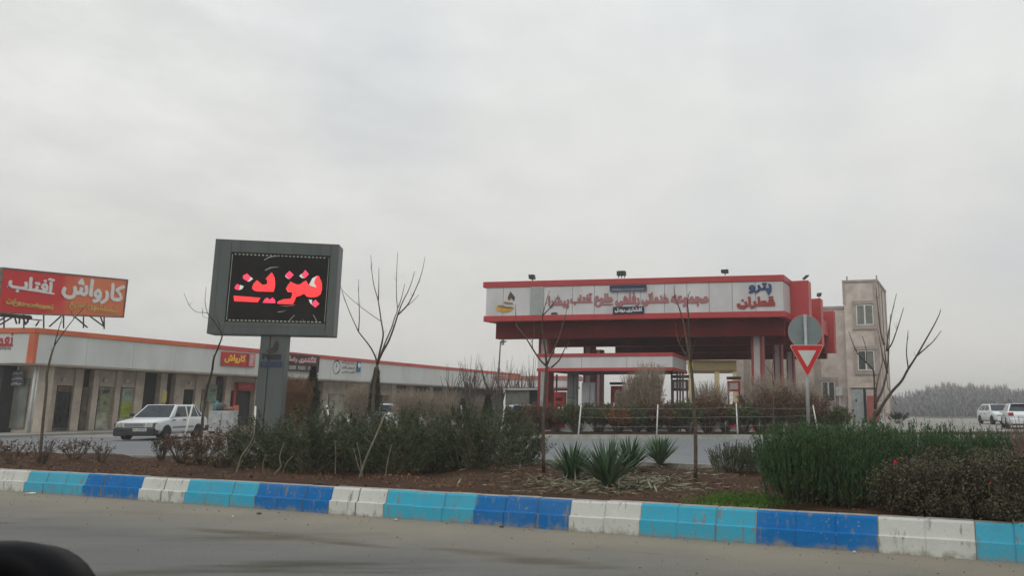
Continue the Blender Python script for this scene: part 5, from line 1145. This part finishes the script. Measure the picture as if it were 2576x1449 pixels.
sapling('thin leaning bare tree crossing the left edge of the display board', q, [(503, 1150), (508, 1062), (520, 976)]+z5([(425, 760), (460, 620)]),
  [(z5([(460, 620), (480, 450), (540, 320), (590, 180), (603, 130), (520, -10), (450, -110), (385, -185), (352, -360), (375, -553)]), .75, -.6), (z5([(392, -180), (330, -190), (230, -192), (130, -290), (60, -463)]), .25, -.4), (z5([(603, 130), (560, -40), (500, -150)]), .2, -.3), (z5([(400, -110), (318, -130), (325, -250)]), .12, -.2)], .032, 15, m=BARKD)
q = at_ground(492, 1152)
b = MB(); pxtube(b, [(497, 1150), (510, 1090), (513, 1040), (512, 1000)], q.y+.2, q.y+.3, .02, .012, 7); tag(b.build('bare_sapling', BARK, smooth=True), 'short bare trunk close beside the thin leaning tree', 'tree')
z0_ = lambda p: Zf((0, 1000), 3.6229, p)
q = at_ground(100, 1166)
sapling('thin forked bare tree before the shops under the rooftop billboard', q, [(100, 1166), (108, 1060), (117, 980)]+z0_([(660, 1650), (705, 1465)]),
  [(z0_([(705, 1465), (735, 1350), (770, 1250), (880, 1090), (1045, 870), (1170, 740), (1240, 655)]), .6, .3), (z0_([(770, 1245), (790, 1150), (850, 950), (890, 820)]), .4, -.3), (z0_([(1045, 870), (1000, 760)]), .25, 0)], .026, 15)
q = at_ground(1945, 1145)
sapling('very thin bare tree in front of the right canopy columns', q, [(1945, 1150), (1945, 1040), (1946, 968)], [([(1946, 968), (1941, 930), (1948, 890), (1957, 860)], .6, .2), ([(1944, 945), (1930, 925), (1915, 912)], .4, -.2)], .022, 15)
# thin bare trees behind, left of the canopy
for i, px in enumerate((1135, 1178, 1190, 1232, 1262, 1290, 1310, 1335)):
    Y = 44+i*1.5; q = P(px, 1000, Y); root = thing('bare_tree', (q.x, Y, 0), 'thin leafless tree in the grove between the shops and the station canopy', 'tree', 'far leafless trees left of the canopy'); b = MB(); H = P(px, 915-rng.uniform(0, 30), Y).z
    b.tube([(q.x, Y, 0), (q.x+.05, Y, H*.45)], [.07, .05], 6); b.build('trunk', BARK, root)
    b = MB()
    for k in range(16):
        a = rng.uniform(0, 6.28); z_ = H*rng.uniform(.25, .5); r_ = rng.uniform(.3, 1.0); b.tube([(q.x, Y, z_), (q.x+r_*.55*math.cos(a), Y+r_*.5*math.sin(a), z_+H*.2), (q.x+r_*math.cos(a), Y+r_*math.sin(a), H*rng.uniform(.6, 1))], [.03, .02, .008], 4, cap=False)
    b.build('crown', BARK, root)
# two dark thin poles there and the pole left of the canopy
for px, y0, y1, Y, r_, lb in ((1183, 1040, 946, 45, .06, 'dark thin pole left of its twin beyond the shrubs'), (1195, 1040, 946, 46, .07, 'thicker dark thin pole right of its twin beyond the shrubs')):
    a = P(px, y1, Y); b = MB(); b.tube([(a.x, Y, 0), (a.x, Y, a.z)], [r_, r_*.8], 8); tag(b.build('pole', RUST, smooth=True), lb, 'pole', 'poles between the shops and the canopy')
a = P(1259, 860, 37); root = thing('lamp_post', (P(1250, 1000, 37).x, 37, 0), 'slim dark lamp post left of the big canopy', 'lamp post'); b = MB(); c_ = P(1250, 1000, 37); b.tube([(c_.x, 37, 0), (c_.x+.02, 37, 1.6), (a.x, 37.0, a.z)], [.05, .045, .03], 8); b.build('pole', RUST, root, smooth=True)
b = MB(); b.tube([a, a+Vector((.3, 0, .02))], [.035, .03], 6); b.build('arm', RUST, root)

# ------------------------------------------------------------------ bare poplars and a wood far beyond
haze_far = []
for i in range(46):
    px = 2236+i*7.6+rng.uniform(-2, 2); Y = rng.uniform(150, 200); top = 984-5*math.exp(-((px-2400)/60)**2)+(14 if px < 2330 else 0)+rng.uniform(-4, 9)+(14 if px > 2545 else 0)
    if px < 2300: top += 18
    q = P(px, 1000, Y); H = P(px, top, Y).z; root = thing('far_tree', (q.x, Y, 0), 'hazy leafless poplar in the row on the horizon', 'tree', 'hazy poplars on the horizon')
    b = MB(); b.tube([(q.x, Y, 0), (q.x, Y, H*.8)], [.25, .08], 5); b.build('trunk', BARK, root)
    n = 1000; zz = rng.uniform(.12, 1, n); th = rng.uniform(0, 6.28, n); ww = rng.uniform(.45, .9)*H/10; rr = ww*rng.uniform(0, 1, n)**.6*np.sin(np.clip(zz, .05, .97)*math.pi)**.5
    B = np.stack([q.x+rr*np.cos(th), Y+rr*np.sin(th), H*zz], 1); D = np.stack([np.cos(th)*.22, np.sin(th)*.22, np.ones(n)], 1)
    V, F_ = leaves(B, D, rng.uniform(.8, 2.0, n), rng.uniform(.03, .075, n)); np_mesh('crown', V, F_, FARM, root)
n = 60000; xx = rng.uniform(32, 85, n); B = np.stack([xx, rng.uniform(84, 112, n), rng.uniform(0, 1, n)**1.5*2.6*(1+.25*np.sin(xx*.7))], 1)
V, F_ = leaves(B, rng.normal(0, .35, (n, 3))+np.array([0, 0, 1]), rng.uniform(.4, 1, n), rng.uniform(.05, .12, n)); o = np_mesh('far_thicket', V, F_, leafmat('haze_toned_thicket', (.27, .27, .28), (.22, .22, .23), var=.05), None); tag(o, 'grey hazy thicket under the far poplars', 'thicket', kind='stuff')  # thicket grey has distance haze mixed into the twig colour
a = P(2270, 1000, 260); b = MB(); F = Frame((a.x, 260), (1, 0)); g = thing('far_block', F.p(10, 5, 0), 'square hazy building among the far poplars', 'building'); b.fbox(F, 4, 18, 0, 10, 0, P(2300, 1006, 260).z); b.build('wall', STONED, g)
b = MB(); b.fbox(F, 3.8, 18.2, -.2, 10.2, P(2300, 1006, 260).z+.003, P(2300, 1005, 260).z); b.build('roof', DKGREY, g)
a = P(2326, 1000, 110); root = thing('far_lamp_post', (P(2331, 1000, 110).x, 110, 0), 'tiny lamp post in front of the far poplars', 'lamp post'); b = MB(); a = P(2331, 1030, 110); a2 = P(2355, 1028, 110)
b = MB(); x_ = P(2331, 1000, 110).x+2.2; b.tube([(x_, 110, 0), (x_, 110, 3.0)], .05, 6); b.build('pole', STEEL, root); b = MB(); b.lathe((x_, 110, 3.0), [(0, 0), (.25, .1), (.28, .3), (.15, .5), (0, .55)], 10); b.build('lamp', WHITE, root, smooth=True)

for px, Y, w_, h, lb in ((2110, 57.5, .6, 1.5, 'small brown potted shrub by the wall of the stone building'), (2256, 58, .9, .9, 'low dark shrub just right of the stone stair tower')):
    q = P(px, 1000, Y); dry_shrub(q.x, Y, .02, w_, h, lb, 50, 1500, lm=BROWNL if px < 2200 else CONI, name='small_shrub', lw=2)
# ------------------------------------------------------------------ wire fence of the station bed
wires = []
for i, (xt, yt, xb, yb, lb) in enumerate(((1462, 1018, 1455, 1093, 'white fence post below the broad grey cabinet'), (1655, 1018, 1652, 1094, 'white fence post right of the tall dry stems'), (1852, 1015, 1856, 1095, 'white fence post below the bright red fuel pump'), (2045, 1020, 2056, 1078, 'white fence post leaning left beside the give way pole'), (1270, 1020, 1262, 1075, 'white fence post before the grey kiosk'), (1160, 1020, 1162, 1045, 'white fence post above the dark shrub mass'), (822, 1020, 826, 1045, 'white fence post right of the display pillar'), (643, 1022, 640, 1084, 'white fence post against the display pillar'), (485, 1017, 471, 1075, 'white fence post before the boot of the saloon car'))):
    Y = 31.55 if i < 4 else (31.8 if i in (4, 5) else 24); t_ = P(xt, yt, Y); b_ = P(xb, yb, Y); b_ = b_+(b_-t_).normalized()*.15
    if i >= 4: d = (b_-t_).normalized(); b_ = t_+d*((t_.z+.05)/-d.z)
    b = MB(); b.tube([b_, t_], [.036, .024], 7); o = b.build('fence_post', WHITE, smooth=True); tag(o, lb, 'fence post', 'white posts of the wire fence')
    if i < 4: wires.append((b_, t_))
for k, f in enumerate((.35, .62, .88)):
    b = MB()
    for (b0, t0), (b1, t1) in zip(wires[:-1], wires[1:]):
        a, c_ = b0+(t0-b0)*f+Vector((0, -.05, 0)), b1+(t1-b1)*f+Vector((0, -.05, 0)); b.tube([a, (a+c_)/2-Vector((0, 0, .03)), c_], .006, 4, cap=False)
    tag(b.build('fence_wire', STEEL), ['lowest', 'middle', 'uppermost'][k]+' thin wire strung between the white posts of the station bed', 'wire', 'fence wires')

# ------------------------------------------------------------------ give way sign seen with the back of a round sign above it
Y = 13.2; c0 = P(2027, 834, Y); base = P(2027, 1080, Y); root = thing('road_sign_post', (c0.x, Y, 0.05), 'give way triangle below the grey back of a round sign on one pole', 'road sign')
tx = c0.x
b = MB(); b.tube([(tx, Y+.03, -.05), (tx, Y+.03, c0.z+.31)], .032, 12); b.build('pole', mat('galvanised', (.34, .35, .34), .45, .1, 4, metal=.35), root, smooth=True)
rd = (P(2069, 834, Y).x-P(1985, 834, Y).x)/2
b = MB(); n = 40; ring = [(rd*math.cos(k*2*math.pi/n), rd*math.sin(k*2*math.pi/n)) for k in range(n)]
b.prism([(tx+x, Y+.075, c0.z+z) for x, z in ring], (0, .012, 0)); b.build('round_plate', mat('sign_back', (.20, .245, .25), .45, .08, 2), root)
b = MB(); b.tube([(tx+x*1.0, Y+.078, c0.z+z*1.0) for x, z in ring+ring[:1]], .008, 6, cap=False); b.build('plate_rim', mat('rim_pinkish', (.33, .25, .23), .5, .1), root)
b = MB(); b.box((tx-.06, Y+.066, c0.z+.1), (tx+.06, Y+.074, c0.z+.14)); b.box((tx-.06, Y+.066, c0.z-.14), (tx+.06, Y+.074, c0.z-.10)); b.build('clamp', STEEL, root)
def rtri(cx, yt, yb, hw, r):
    A_, B_, C_ = (cx-hw, yt), (cx+hw, yt), (cx, yb); out_ = []
    for p, q, s in ((A_, C_, B_), (B_, A_, C_), (C_, B_, A_)):
        pv, a_, b__ = Vector(p), (Vector(q)-Vector(p)).normalized(), (Vector(s)-Vector(p)).normalized()
        half = a_.angle(b__)/2; cc = pv+(a_+b__).normalized()*(r/math.sin(half)); d0 = pv+a_*(r/math.tan(half)); d1 = pv+b__*(r/math.tan(half))
        t0 = math.atan2(d0.y-cc.y, d0.x-cc.x); t1 = math.atan2(d1.y-cc.y, d1.x-cc.x); dt = (t1-t0+math.pi) % (2*math.pi)-math.pi
        out_ += [(cc.x+r*math.cos(t0+dt*k/5), cc.y+r*math.sin(t0+dt*k/5)) for k in range(6)]
    return out_
zt_, zb_ = P(2029, 868, Y).z, P(2029, 950, Y).z; hw = (P(2073, 870, Y).x-P(1985, 870, Y).x)/2
b = MB(); b.prism([(x, Y-.02, z) for x, z in rtri(tx+.005, zt_, zb_, hw, .03)], (0, .012, 0)); b.build('triangle_plate', mat('sign_edge', (.60, .50, .42), .4, .05), root)
b = MB(); b.prism([(x, Y-.024, z) for x, z in rtri(tx+.005, zt_-.012, zb_+.02, hw-.018, .025)], (0, .003, 0)); b.build('red_border', mat('sign_red_border', (.58, .025, .025), .35, .05), root)
b = MB(); b.prism([(x, Y-.028, z) for x, z in rtri(tx+.005, zt_-.10, zb_+.185, hw-.148, .006)], (0, .003, 0)); b.build('white_field', mat('sign_white', (.60, .60, .59), .4, .04), root)
b = MB(); b.box((tx-.05, Y-.007, zt_-.2), (tx+.05, Y-.001, zt_-.16)); b.box((tx-.04, Y-.007, zt_-.42), (tx+.04, Y-.001, zt_-.38)); b.build('clamp', STEEL, root)

# ------------------------------------------------------------------ cars
CARW = mat('car_white', (.62, .65, .66), .28, .03, 1, spec=.5, coat=.3); CARW2 = mat('car_white_b', (.66, .70, .72), .25, .03, 1, coat=.3); TYRE = mat('tyre', (.018, .018, .02), .8, .2); BUMP = mat('black_bumper', (.022, .023, .026), .55, .2)
CGL = mat('car_glass', (.02, .036, .048), .08, .3, .8, spec=.3); RIM = mat('wheel_rim', (.12, .12, .12), .4, .2, metal=.5); LAMP = mat('headlamp', (.55, .57, .55), .15, .3, 20, metal=.2); CHR = mat('grille_chrome', (.42, .43, .43), .3, .2, 20, metal=.6); LPL = mat('licence_plate', (.55, .57, .55), .5, .1, 10)
TAIL = mat('tail_lamp', (.30, .03, .03), .2, .1); AMB = mat('amber_lamp', (.10, .05, .03), .3, .1)
def car(pos, ang, label, kind, group=None, roofsign=False, paint_=CARW, name='parked_car'):
    root = thing(name, (pos[0], pos[1], 0), label, 'car', group)
    ca, sa = math.cos(ang), math.sin(ang)
    T = lambda x, y, z: Vector((pos[0]+x*ca-y*sa, pos[1]+x*sa+y*ca, z))     # x forward, y left
    if kind == 'saloon': body = [(2.0, .36, .60, .74), (1.97, .30, .74, .80), (1.2, .20, .86, .81), (.62, .20, .92, .82), (-.4, .20, .93, .82), (-1.35, .20, .93, .81), (-1.75, .28, .93, .79), (-1.95, .34, .88, .76), (-1.98, .38, .70, .74)]; gh = [(.95, .90, .70, .90), (.30, .93, .60, 1.42), (-1.02, .94, .61, 1.42), (-1.72, .92, .69, .93)]; ws = (.95, .30); rw = (-.75, -1.55); WX = (1.22, -1.12); wr = .27
    else: body = [(2.1, .40, .62, .72), (2.02, .30, .80, .82), (1.3, .22, .98, .86), (.85, .20, 1.03, .87), (-.6, .20, 1.06, .87), (-1.5, .22, 1.08, .86), (-1.95, .30, 1.05, .83), (-2.05, .36, .85, .80)]; gh = [(1.05, 1.02, .74, 1.0), (.30, 1.05, .63, 1.50), (-1.35, 1.06, .61, 1.50), (-1.95, 1.05, .70, 1.04)]; ws = (1.05, .30); rw = (-1.35, -1.95); WX = (1.30, -1.25); wr = .32
    b = MB(); vs = []; fs = []; n = 10
    for x, zb_, ztp, hw in body:
        for y, z in ((-hw*.86, zb_), (-hw, zb_+.12), (-hw*1.0, (zb_+ztp)/2), (-hw*.97, ztp-.09), (-hw*.86, ztp), (hw*.86, ztp), (hw*.97, ztp-.09), (hw, (zb_+ztp)/2), (hw, zb_+.12), (hw*.86, zb_)): vs.append(T(x, y, z))
    for i in range(len(body)-1):
        for k in range(n): fs.append((i*n+k, i*n+(k+1) % n, (i+1)*n+(k+1) % n, (i+1)*n+k))
    fs += [tuple(range(n-1, -1, -1)), tuple((len(body)-1)*n+k for k in range(n))]; b.add(vs, fs)
    # greenhouse
    (x0, zA, hA, _), (x1, _, h1, zR), (x2, _, h2, zR2), (x3, zD, hD, _) = gh
    lowz = zA-.03; hb = body[3][3]*.93
    g_ = [T(x0, -hb, lowz), T(x0, hb, lowz), T(x3, hb, lowz), T(x3, -hb, lowz), T(x1, -h1, zR), T(x1, h1, zR), T(x2, h2, zR2), T(x2, -h2, zR2)]
    b.box8(g_); b.build('body', paint_, root, bevel=.035, smooth=True)
    def quad(p, q, r, s, inset, out_, m, nm, par=root):
        c_ = (p+q+r+s)/4; nn = (q-p).cross(r-p).normalized()
        if nn.dot(c_-T(0, 0, .9)) < 0: nn = -nn
        pts = [a+(c_-a)*0+((c_-a).normalized()*inset) for a in (p, q, r, s)]; bb = MB(); bb.prism([a+nn*(out_+.004) for a in pts], -nn*.006); return bb.build(nm, m, par)
    quad(g_[0], g_[1], g_[5], g_[4], .075, .003, CGL, 'windscreen'); quad(g_[3], g_[2], g_[6], g_[7], .09, .003, CGL, 'rear_window')
    for sy, (ia, ib, ic, id_) in ((-1, (0, 3, 7, 4)), (1, (1, 2, 6, 5))):
        A_, D_, C_, B_ = g_[ia], g_[ib], g_[ic], g_[id_]     # A front low, D rear low, C rear top, B front top
        lo = lambda t: A_+(D_-A_)*t; hi = lambda t: B_+(C_-B_)*t
        for (t0, t1, h0, h1_) in ((.10, .46, .07, .46), (.50, .80, .52, .93), (.83, .93, .965, .985)) if kind == 'saloon' else ((.10, .43, .05, .40), (.46, .74, .43, .74), (.77, .92, .77, .93)):
            q0, q1 = lo(t0)+(hi(h0)-lo(t0))*.06, lo(t1)+(hi(h1_)-lo(t1))*.06; q2, q3 = lo(t1)+(hi(h1_)-lo(t1))*.87, lo(t0)+(hi(h0)-lo(t0))*.87
            quad(q0, q1, q2, q3, .01, .004, CGL, 'side_window')
        y = sy*(body[4][3]*1.0+.004)
        for x in (WX[0]-.95+.55, WX[0]-1.75+.55) if kind == 'saloon' else (-.05, -.95):
            bb = MB(); bb.box8([T(x+a, y+c*.03*sy, z) for z in (.76, .80) for a, c in ((-.09, 0), (.09, 0), (.09, 1), (-.09, 1))]); bb.build('door_handle', BUMP, root)
        bb = MB(); bb.box8([T(a, y+c*.02*sy, z) for z in (.46, .52) for a, c in ((WX[1]+.4, 0), (WX[0]-.4, 0), (WX[0]-.4, 1), (WX[1]+.4, 1))]); bb.build('side_moulding', mat('grey_moulding', (.20, .21, .21), .5, .1) if kind == 'saloon' else paint_, root)
        bb = MB(); mx_ = x0-.22; bb.box8([T(mx_+a, sy*(.84+c), z) for z in (.93, 1.06) for a, c in ((-.04, 0), (.05, 0), (.05, .16), (-.04, .16))]); bb.build('door_mirror', BUMP if kind == 'saloon' else paint_, root, bevel=.01)
        for wx_ in WX:
            # dark wheel arch, tyre and rim
            yw = sy*(body[4][3]-.06)
            def disc(r0, r1, ya, yb, m, nm, par, n=24):
                bb = MB(); vs = []
                for yy in (ya, yb):
                    for rr_ in (r0, r1): vs += [T(wx_+rr_*math.cos(k*2*math.pi/n), yy, wr+rr_*math.sin(k*2*math.pi/n)) for k in range(n)]
                fs = []
                for k in range(n):
                    k2 = (k+1) % n; fs += [(k, k2, n+k2, n+k), (2*n+k, 3*n+k, 3*n+k2, 2*n+k2), (n+k, n+k2, 3*n+k2, 3*n+k), (k, 2*n+k, 2*n+k2, k2)]
                bb.add(vs, fs); return bb.build(nm, m, par, smooth=False)
            bb = MB(); nn_ = 18; bb.prism([T(wx_+(wr+.06)*math.cos(math.pi*k/nn_-.15*(1-2*k/nn_)), sy*(body[4][3]+.0015), wr+(wr+.06)*math.sin(math.pi*k/nn_-.15*(1-2*k/nn_))) for k in range(nn_+1)], (T(0, -sy*.01, 0)-T(0, 0, 0))); bb.build('wheel_arch', DARK, root)
            wheel = disc(.12, wr, yw-sy*.12, yw+sy*.075, TYRE, 'wheel', root); disc(.02, .13+.06, yw-sy*.05, yw+sy*.06, RIM, 'rim', wheel)
    fx = body[0][0]; hw = body[0][3]
    def fb(x0_, x1_, y0, y1, z0, z1, m, nm, par=root, bev=0):
        bb = MB(); bb.box8([T(x, y, z) for z in (z0, z1) for x, y in ((x0_, y0), (x1_, y0), (x1_, y1), (x0_, y1))]); return bb.build(nm, m, par, bevel=bev)
    rx = body[-1][0]
    if kind == 'saloon':
        bp = fb(fx-.3, fx+.06, -hw-.05, hw+.05, .17, .51, BUMP, 'front_bumper', bev=.06); fb(rx-.09, rx+.25, -hw-.06, hw+.06, .28, .52, BUMP, 'rear_bumper', bev=.03)
        for sy in (-1, 1):
            hl = fb(fx-.03, fx+.035, sy*.46, sy*(hw-.03), .525, .70, LAMP, 'headlight', bev=.01); fb(fx-.2, fx+.025, sy*(hw-.029), sy*(hw+.035), .525, .69, AMB, 'indicator')
            fb(rx-.02, rx+.02, sy*.45, sy*(hw-.03), .56, .76, TAIL, 'tail_light')
        gr = fb(fx-.02, fx+.03, -.40, .40, .54, .68, CHR, 'grille')
        for k in range(4): fb(fx+.031, fx+.034, -.36, .36, .56+k*.03, .57+k*.03, BUMP, 'grille_slat', gr)
        F_ = Frame(T(fx+.094, .26 if True else 0, 0)[:2], (T(0, -1, 0)-T(0, 0, 0))[:2])
        pl = fb(fx+.061, fx+.07, -.02, .50, .36, .47, LPL, 'number_plate')
        FF = Frame(T(fx+.10, .49, 0)[:2], (T(fx, -.01, 0)-T(fx, .49, 0))[:2])
        # plate characters
        u_ = T(0, -1, 0)-T(0, 0, 0); fwd = T(1, 0, 0)-T(0, 0, 0)
        bb = MB()
        for k, (a, w__) in enumerate(((.03, .05), (.10, .05), (.17, .06), (.25, .04), (.31, .05), (.40, .04), (.45, .03))):
            p0_ = T(fx+.0705, .49-a, .385+.01*(k % 2)); bb.prism([p0_, p0_+u_*w__, p0_+u_*w__+Vector((0, 0, .055)), p0_+u_*w__*.6+Vector((0, 0, .03)), p0_+Vector((0, 0, .055))], fwd*.002)
        bb.build('plate_characters', BUMP, pl)
        bb = MB(); bb.tube([T(.35, .45, 1.42), T(.1, .47, 1.75)], .006, 5); bb.build('aerial', BUMP, root)
    else:
        fb(rx-.10, rx+.2, -hw-.02, hw+.02, .30, .62, paint_, 'rear_bumper', bev=.05); fb(rx-.09, rx+.1, -hw+.1, hw-.1, .22, .299, BUMP, 'bumper_skirt'); fb(fx-.2, fx+.08, -hw-.02, hw+.02, .28, .58, paint_, 'front_bumper', bev=.05)
        for sy in (-1, 1):
            fb(rx-.04, rx+.22, sy*.50, sy*(hw+.05), .78, .98, TAIL, 'tail_light', bev=.02); fb(fx-.2, fx+.03, sy*.42, sy*(hw+.03), .62, .76, LAMP, 'headlight', bev=.02)
        fb(rx-.025, rx+.02, -.26, .26, .66, .78, LPL, 'number_plate'); fb(fx+.0, fx+.03, -.4, .4, .60, .70, BUMP, 'grille')
        fb(x2-.20, x2+.05, -.55, .55, zR-.02, zR+.02, paint_, 'spoiler', bev=.01)
    return root
q = P(398, 1100, 31.6); car((q.x, 31.9), R(-86), 'white saloon car with black bumpers on the grey rear road', 'saloon')
q = P(2562, 1070, 46); car((q.x+.3, 46.5), R(70), 'white hatchback with a red tail lamp parked at the right edge', 'hatch', paint_=CARW2)
q = P(2515, 1070, 56); car((q.x+.3, 57), R(-95), 'white car facing the viewer half hidden by the white hatchback', 'hatch', paint_=CARW2)
q = P(975, 1040, 43); car((q.x, 43), R(12), 'white hatchback mostly hidden behind the dark shrubs', 'hatch')
q = P(1306, 1040, 40); car((q.x, 40.5), R(-60), 'pale blue white car glimpsed over the shrubs before the kiosk', 'saloon', paint_=mat('car_pale_blue', (.50, .58, .64), .3, .03))
# dark blue car beside the open dark pump
q = P(1680, 1050, 47); car((q.x-1.2, 47), R(150), 'dark blue car beside the open dark brown fuel pump', 'saloon', paint_=mat('car_dark_blue', (.03, .05, .08), .3, .05))

# ------------------------------------------------------------------ small litter on the road
LITW = mat('paper_scrap', (.62, .60, .55), .7, .1); LITB = mat('dark_scrap', (.08, .06, .05), .8, .2)
lit = [(78, 1243, .16, LITW, 'white paper scrap at the kerb near the left edge'), (310, 1250, .10, LITW, 'white scrap on the road under the blue kerb run on the left'), (585, 1302, .03, LITW, 'tiny white scrap on the road below the light blue blocks'), (650, 1294, .07, LITB, 'brown scrap on the road at the first dark blue middle run'), (995, 1310, .05, LITW, 'small pale scrap below the centre light blue blocks'), (1262, 1328, .05, LITB, 'dark scrap against the kerb below the centre blue blocks'), (2150, 1392, .04, LITW, 'pale crumb against the kerb under the right blue run')]
for px, py, s_, m, lb in lit:
    q = G(px, py, .004); b = MB(); k = 7; b.prism([q+Vector((s_*.6*math.cos(j*.9)*rng.uniform(.5, 1), s_*.4*math.sin(j*.9)*rng.uniform(.6, 1), .004*(j % 3))) for j in range(k)], (0, 0, .012)); tag(b.build('scrap', m), lb, 'litter', 'scraps on the road')
n = 1400; s_ = rng.uniform(-22, 8, n); t_ = -rng.uniform(.02, 1, n)**2*3.2; B = np.array([tuple(kp(a, c_, .004)) for a, c_ in zip(s_, t_)]); D = rng.normal(0, 1, (n, 3))*np.array([1, 1, .25])
V, F_ = leaves(B, D, rng.uniform(.008, .03, n), rng.uniform(.006, .018, n)); o = np_mesh('road_grit', V, F_, leafmat('grit', (.20, .17, .13), (.07, .06, .05)), None); tag(o, 'fine grit and crumbs lying along the foot of the painted kerb', 'grit', kind='stuff')

# ------------------------------------------------------------------ black door mirror of the car the picture is taken from
c0 = P(150, 1362, .98); root = thing('door_mirror', (c0.x-.1, c0.y, c0.z-.16), 'black rounded car door mirror seen at the lower left corner', 'mirror')
MBK = mat('mirror_black', (.002, .002, .003), .5, .2, 5, spec=.08)
Y = .98; xr = P(192, 1449, Y).x; ztp = P(100, 1372, Y).z; W_, H_ = .30, .20
def rr_(w_, h_, r, y, k=8):
    pts = []
    for cx, cz_, a0 in ((xr-r, ztp-r, 0), (xr-w_+r, ztp-r, 90), (xr-w_+r, ztp-h_+r, 180), (xr-r, ztp-h_+r, 270)):
        pts += [Vector((cx+r*math.cos(R(a0+90*j/k)), y, cz_+r*math.sin(R(a0+90*j/k)))) for j in range(k+1)]
    return pts
outer = rr_(W_, H_, .0995, Y)
cen = sum(outer, Vector())/len(outer)
sh = lambda s, y: [Vector((cen.x+(p.x-cen.x)*s, y, cen.z+(p.z-cen.z)*s)) for p in outer]
def inset(d, y): 
    return [p for p in (Vector((cen.x+(q_.x-cen.x)*(1-d/(W_/2)), y, cen.z+(q_.z-cen.z)*(1-d/(H_/2)))) for q_ in outer)]
rings = [inset(.046, Y+.006), inset(.040, Y-.012), inset(.010, Y-.016), outer, inset(-.002, Y+.02), inset(.012, Y+.07), inset(.045, Y+.10)]
b = MB(); n = len(outer); vs = [p for r_ in rings for p in r_]; fs = [(i*n+k, i*n+(k+1) % n, (i+1)*n+(k+1) % n, (i+1)*n+k) for i in range(len(rings)-1) for k in range(n)]; fs.append(tuple((len(rings)-1)*n+k for k in range(n))); b.add(vs, fs); b.build('housing', MBK, root, smooth=True)
b = MB(); b.prism(inset(.045, Y+.004), (0, .003, 0)); b.build('glass', mat('mirror_glass', (.30, .31, .30), .12, .05, metal=.9), root)
b = MB(); b.tube([(cen.x+.05, Y+.05, cen.z-H_/2+.01), (cen.x+.06, Y+.04, cen.z-H_/2-.05), (cen.x+.03, Y+.0, cen.z-H_/2-.12)], [.03, .026, .035], 12); b.build('arm', MBK, root, smooth=True)

# ------------------------------------------------------------------ haze
b = MB(); b.box((-920, -320, -1.2), (920, 1220, 26)); hz_o = b.build('haze', []) if False else b.build('haze', [bpy.data.materials.new('haze_air')])
m = hz_o.data.materials[0]; m.use_nodes = True; t = m.node_tree; t.nodes.clear(); oo = t.nodes.new('ShaderNodeOutputMaterial'); pv = t.nodes.new('ShaderNodeVolumePrincipled')
pv.inputs['Color'].default_value = (.96, .955, .94, 1); pv.inputs['Density'].default_value = .0014; pv.inputs['Anisotropy'].default_value = .1
t.links.new(pv.outputs[0], oo.inputs['Volume']); tag(hz_o, 'thin grey winter haze over the whole place', 'haze', kind='stuff')
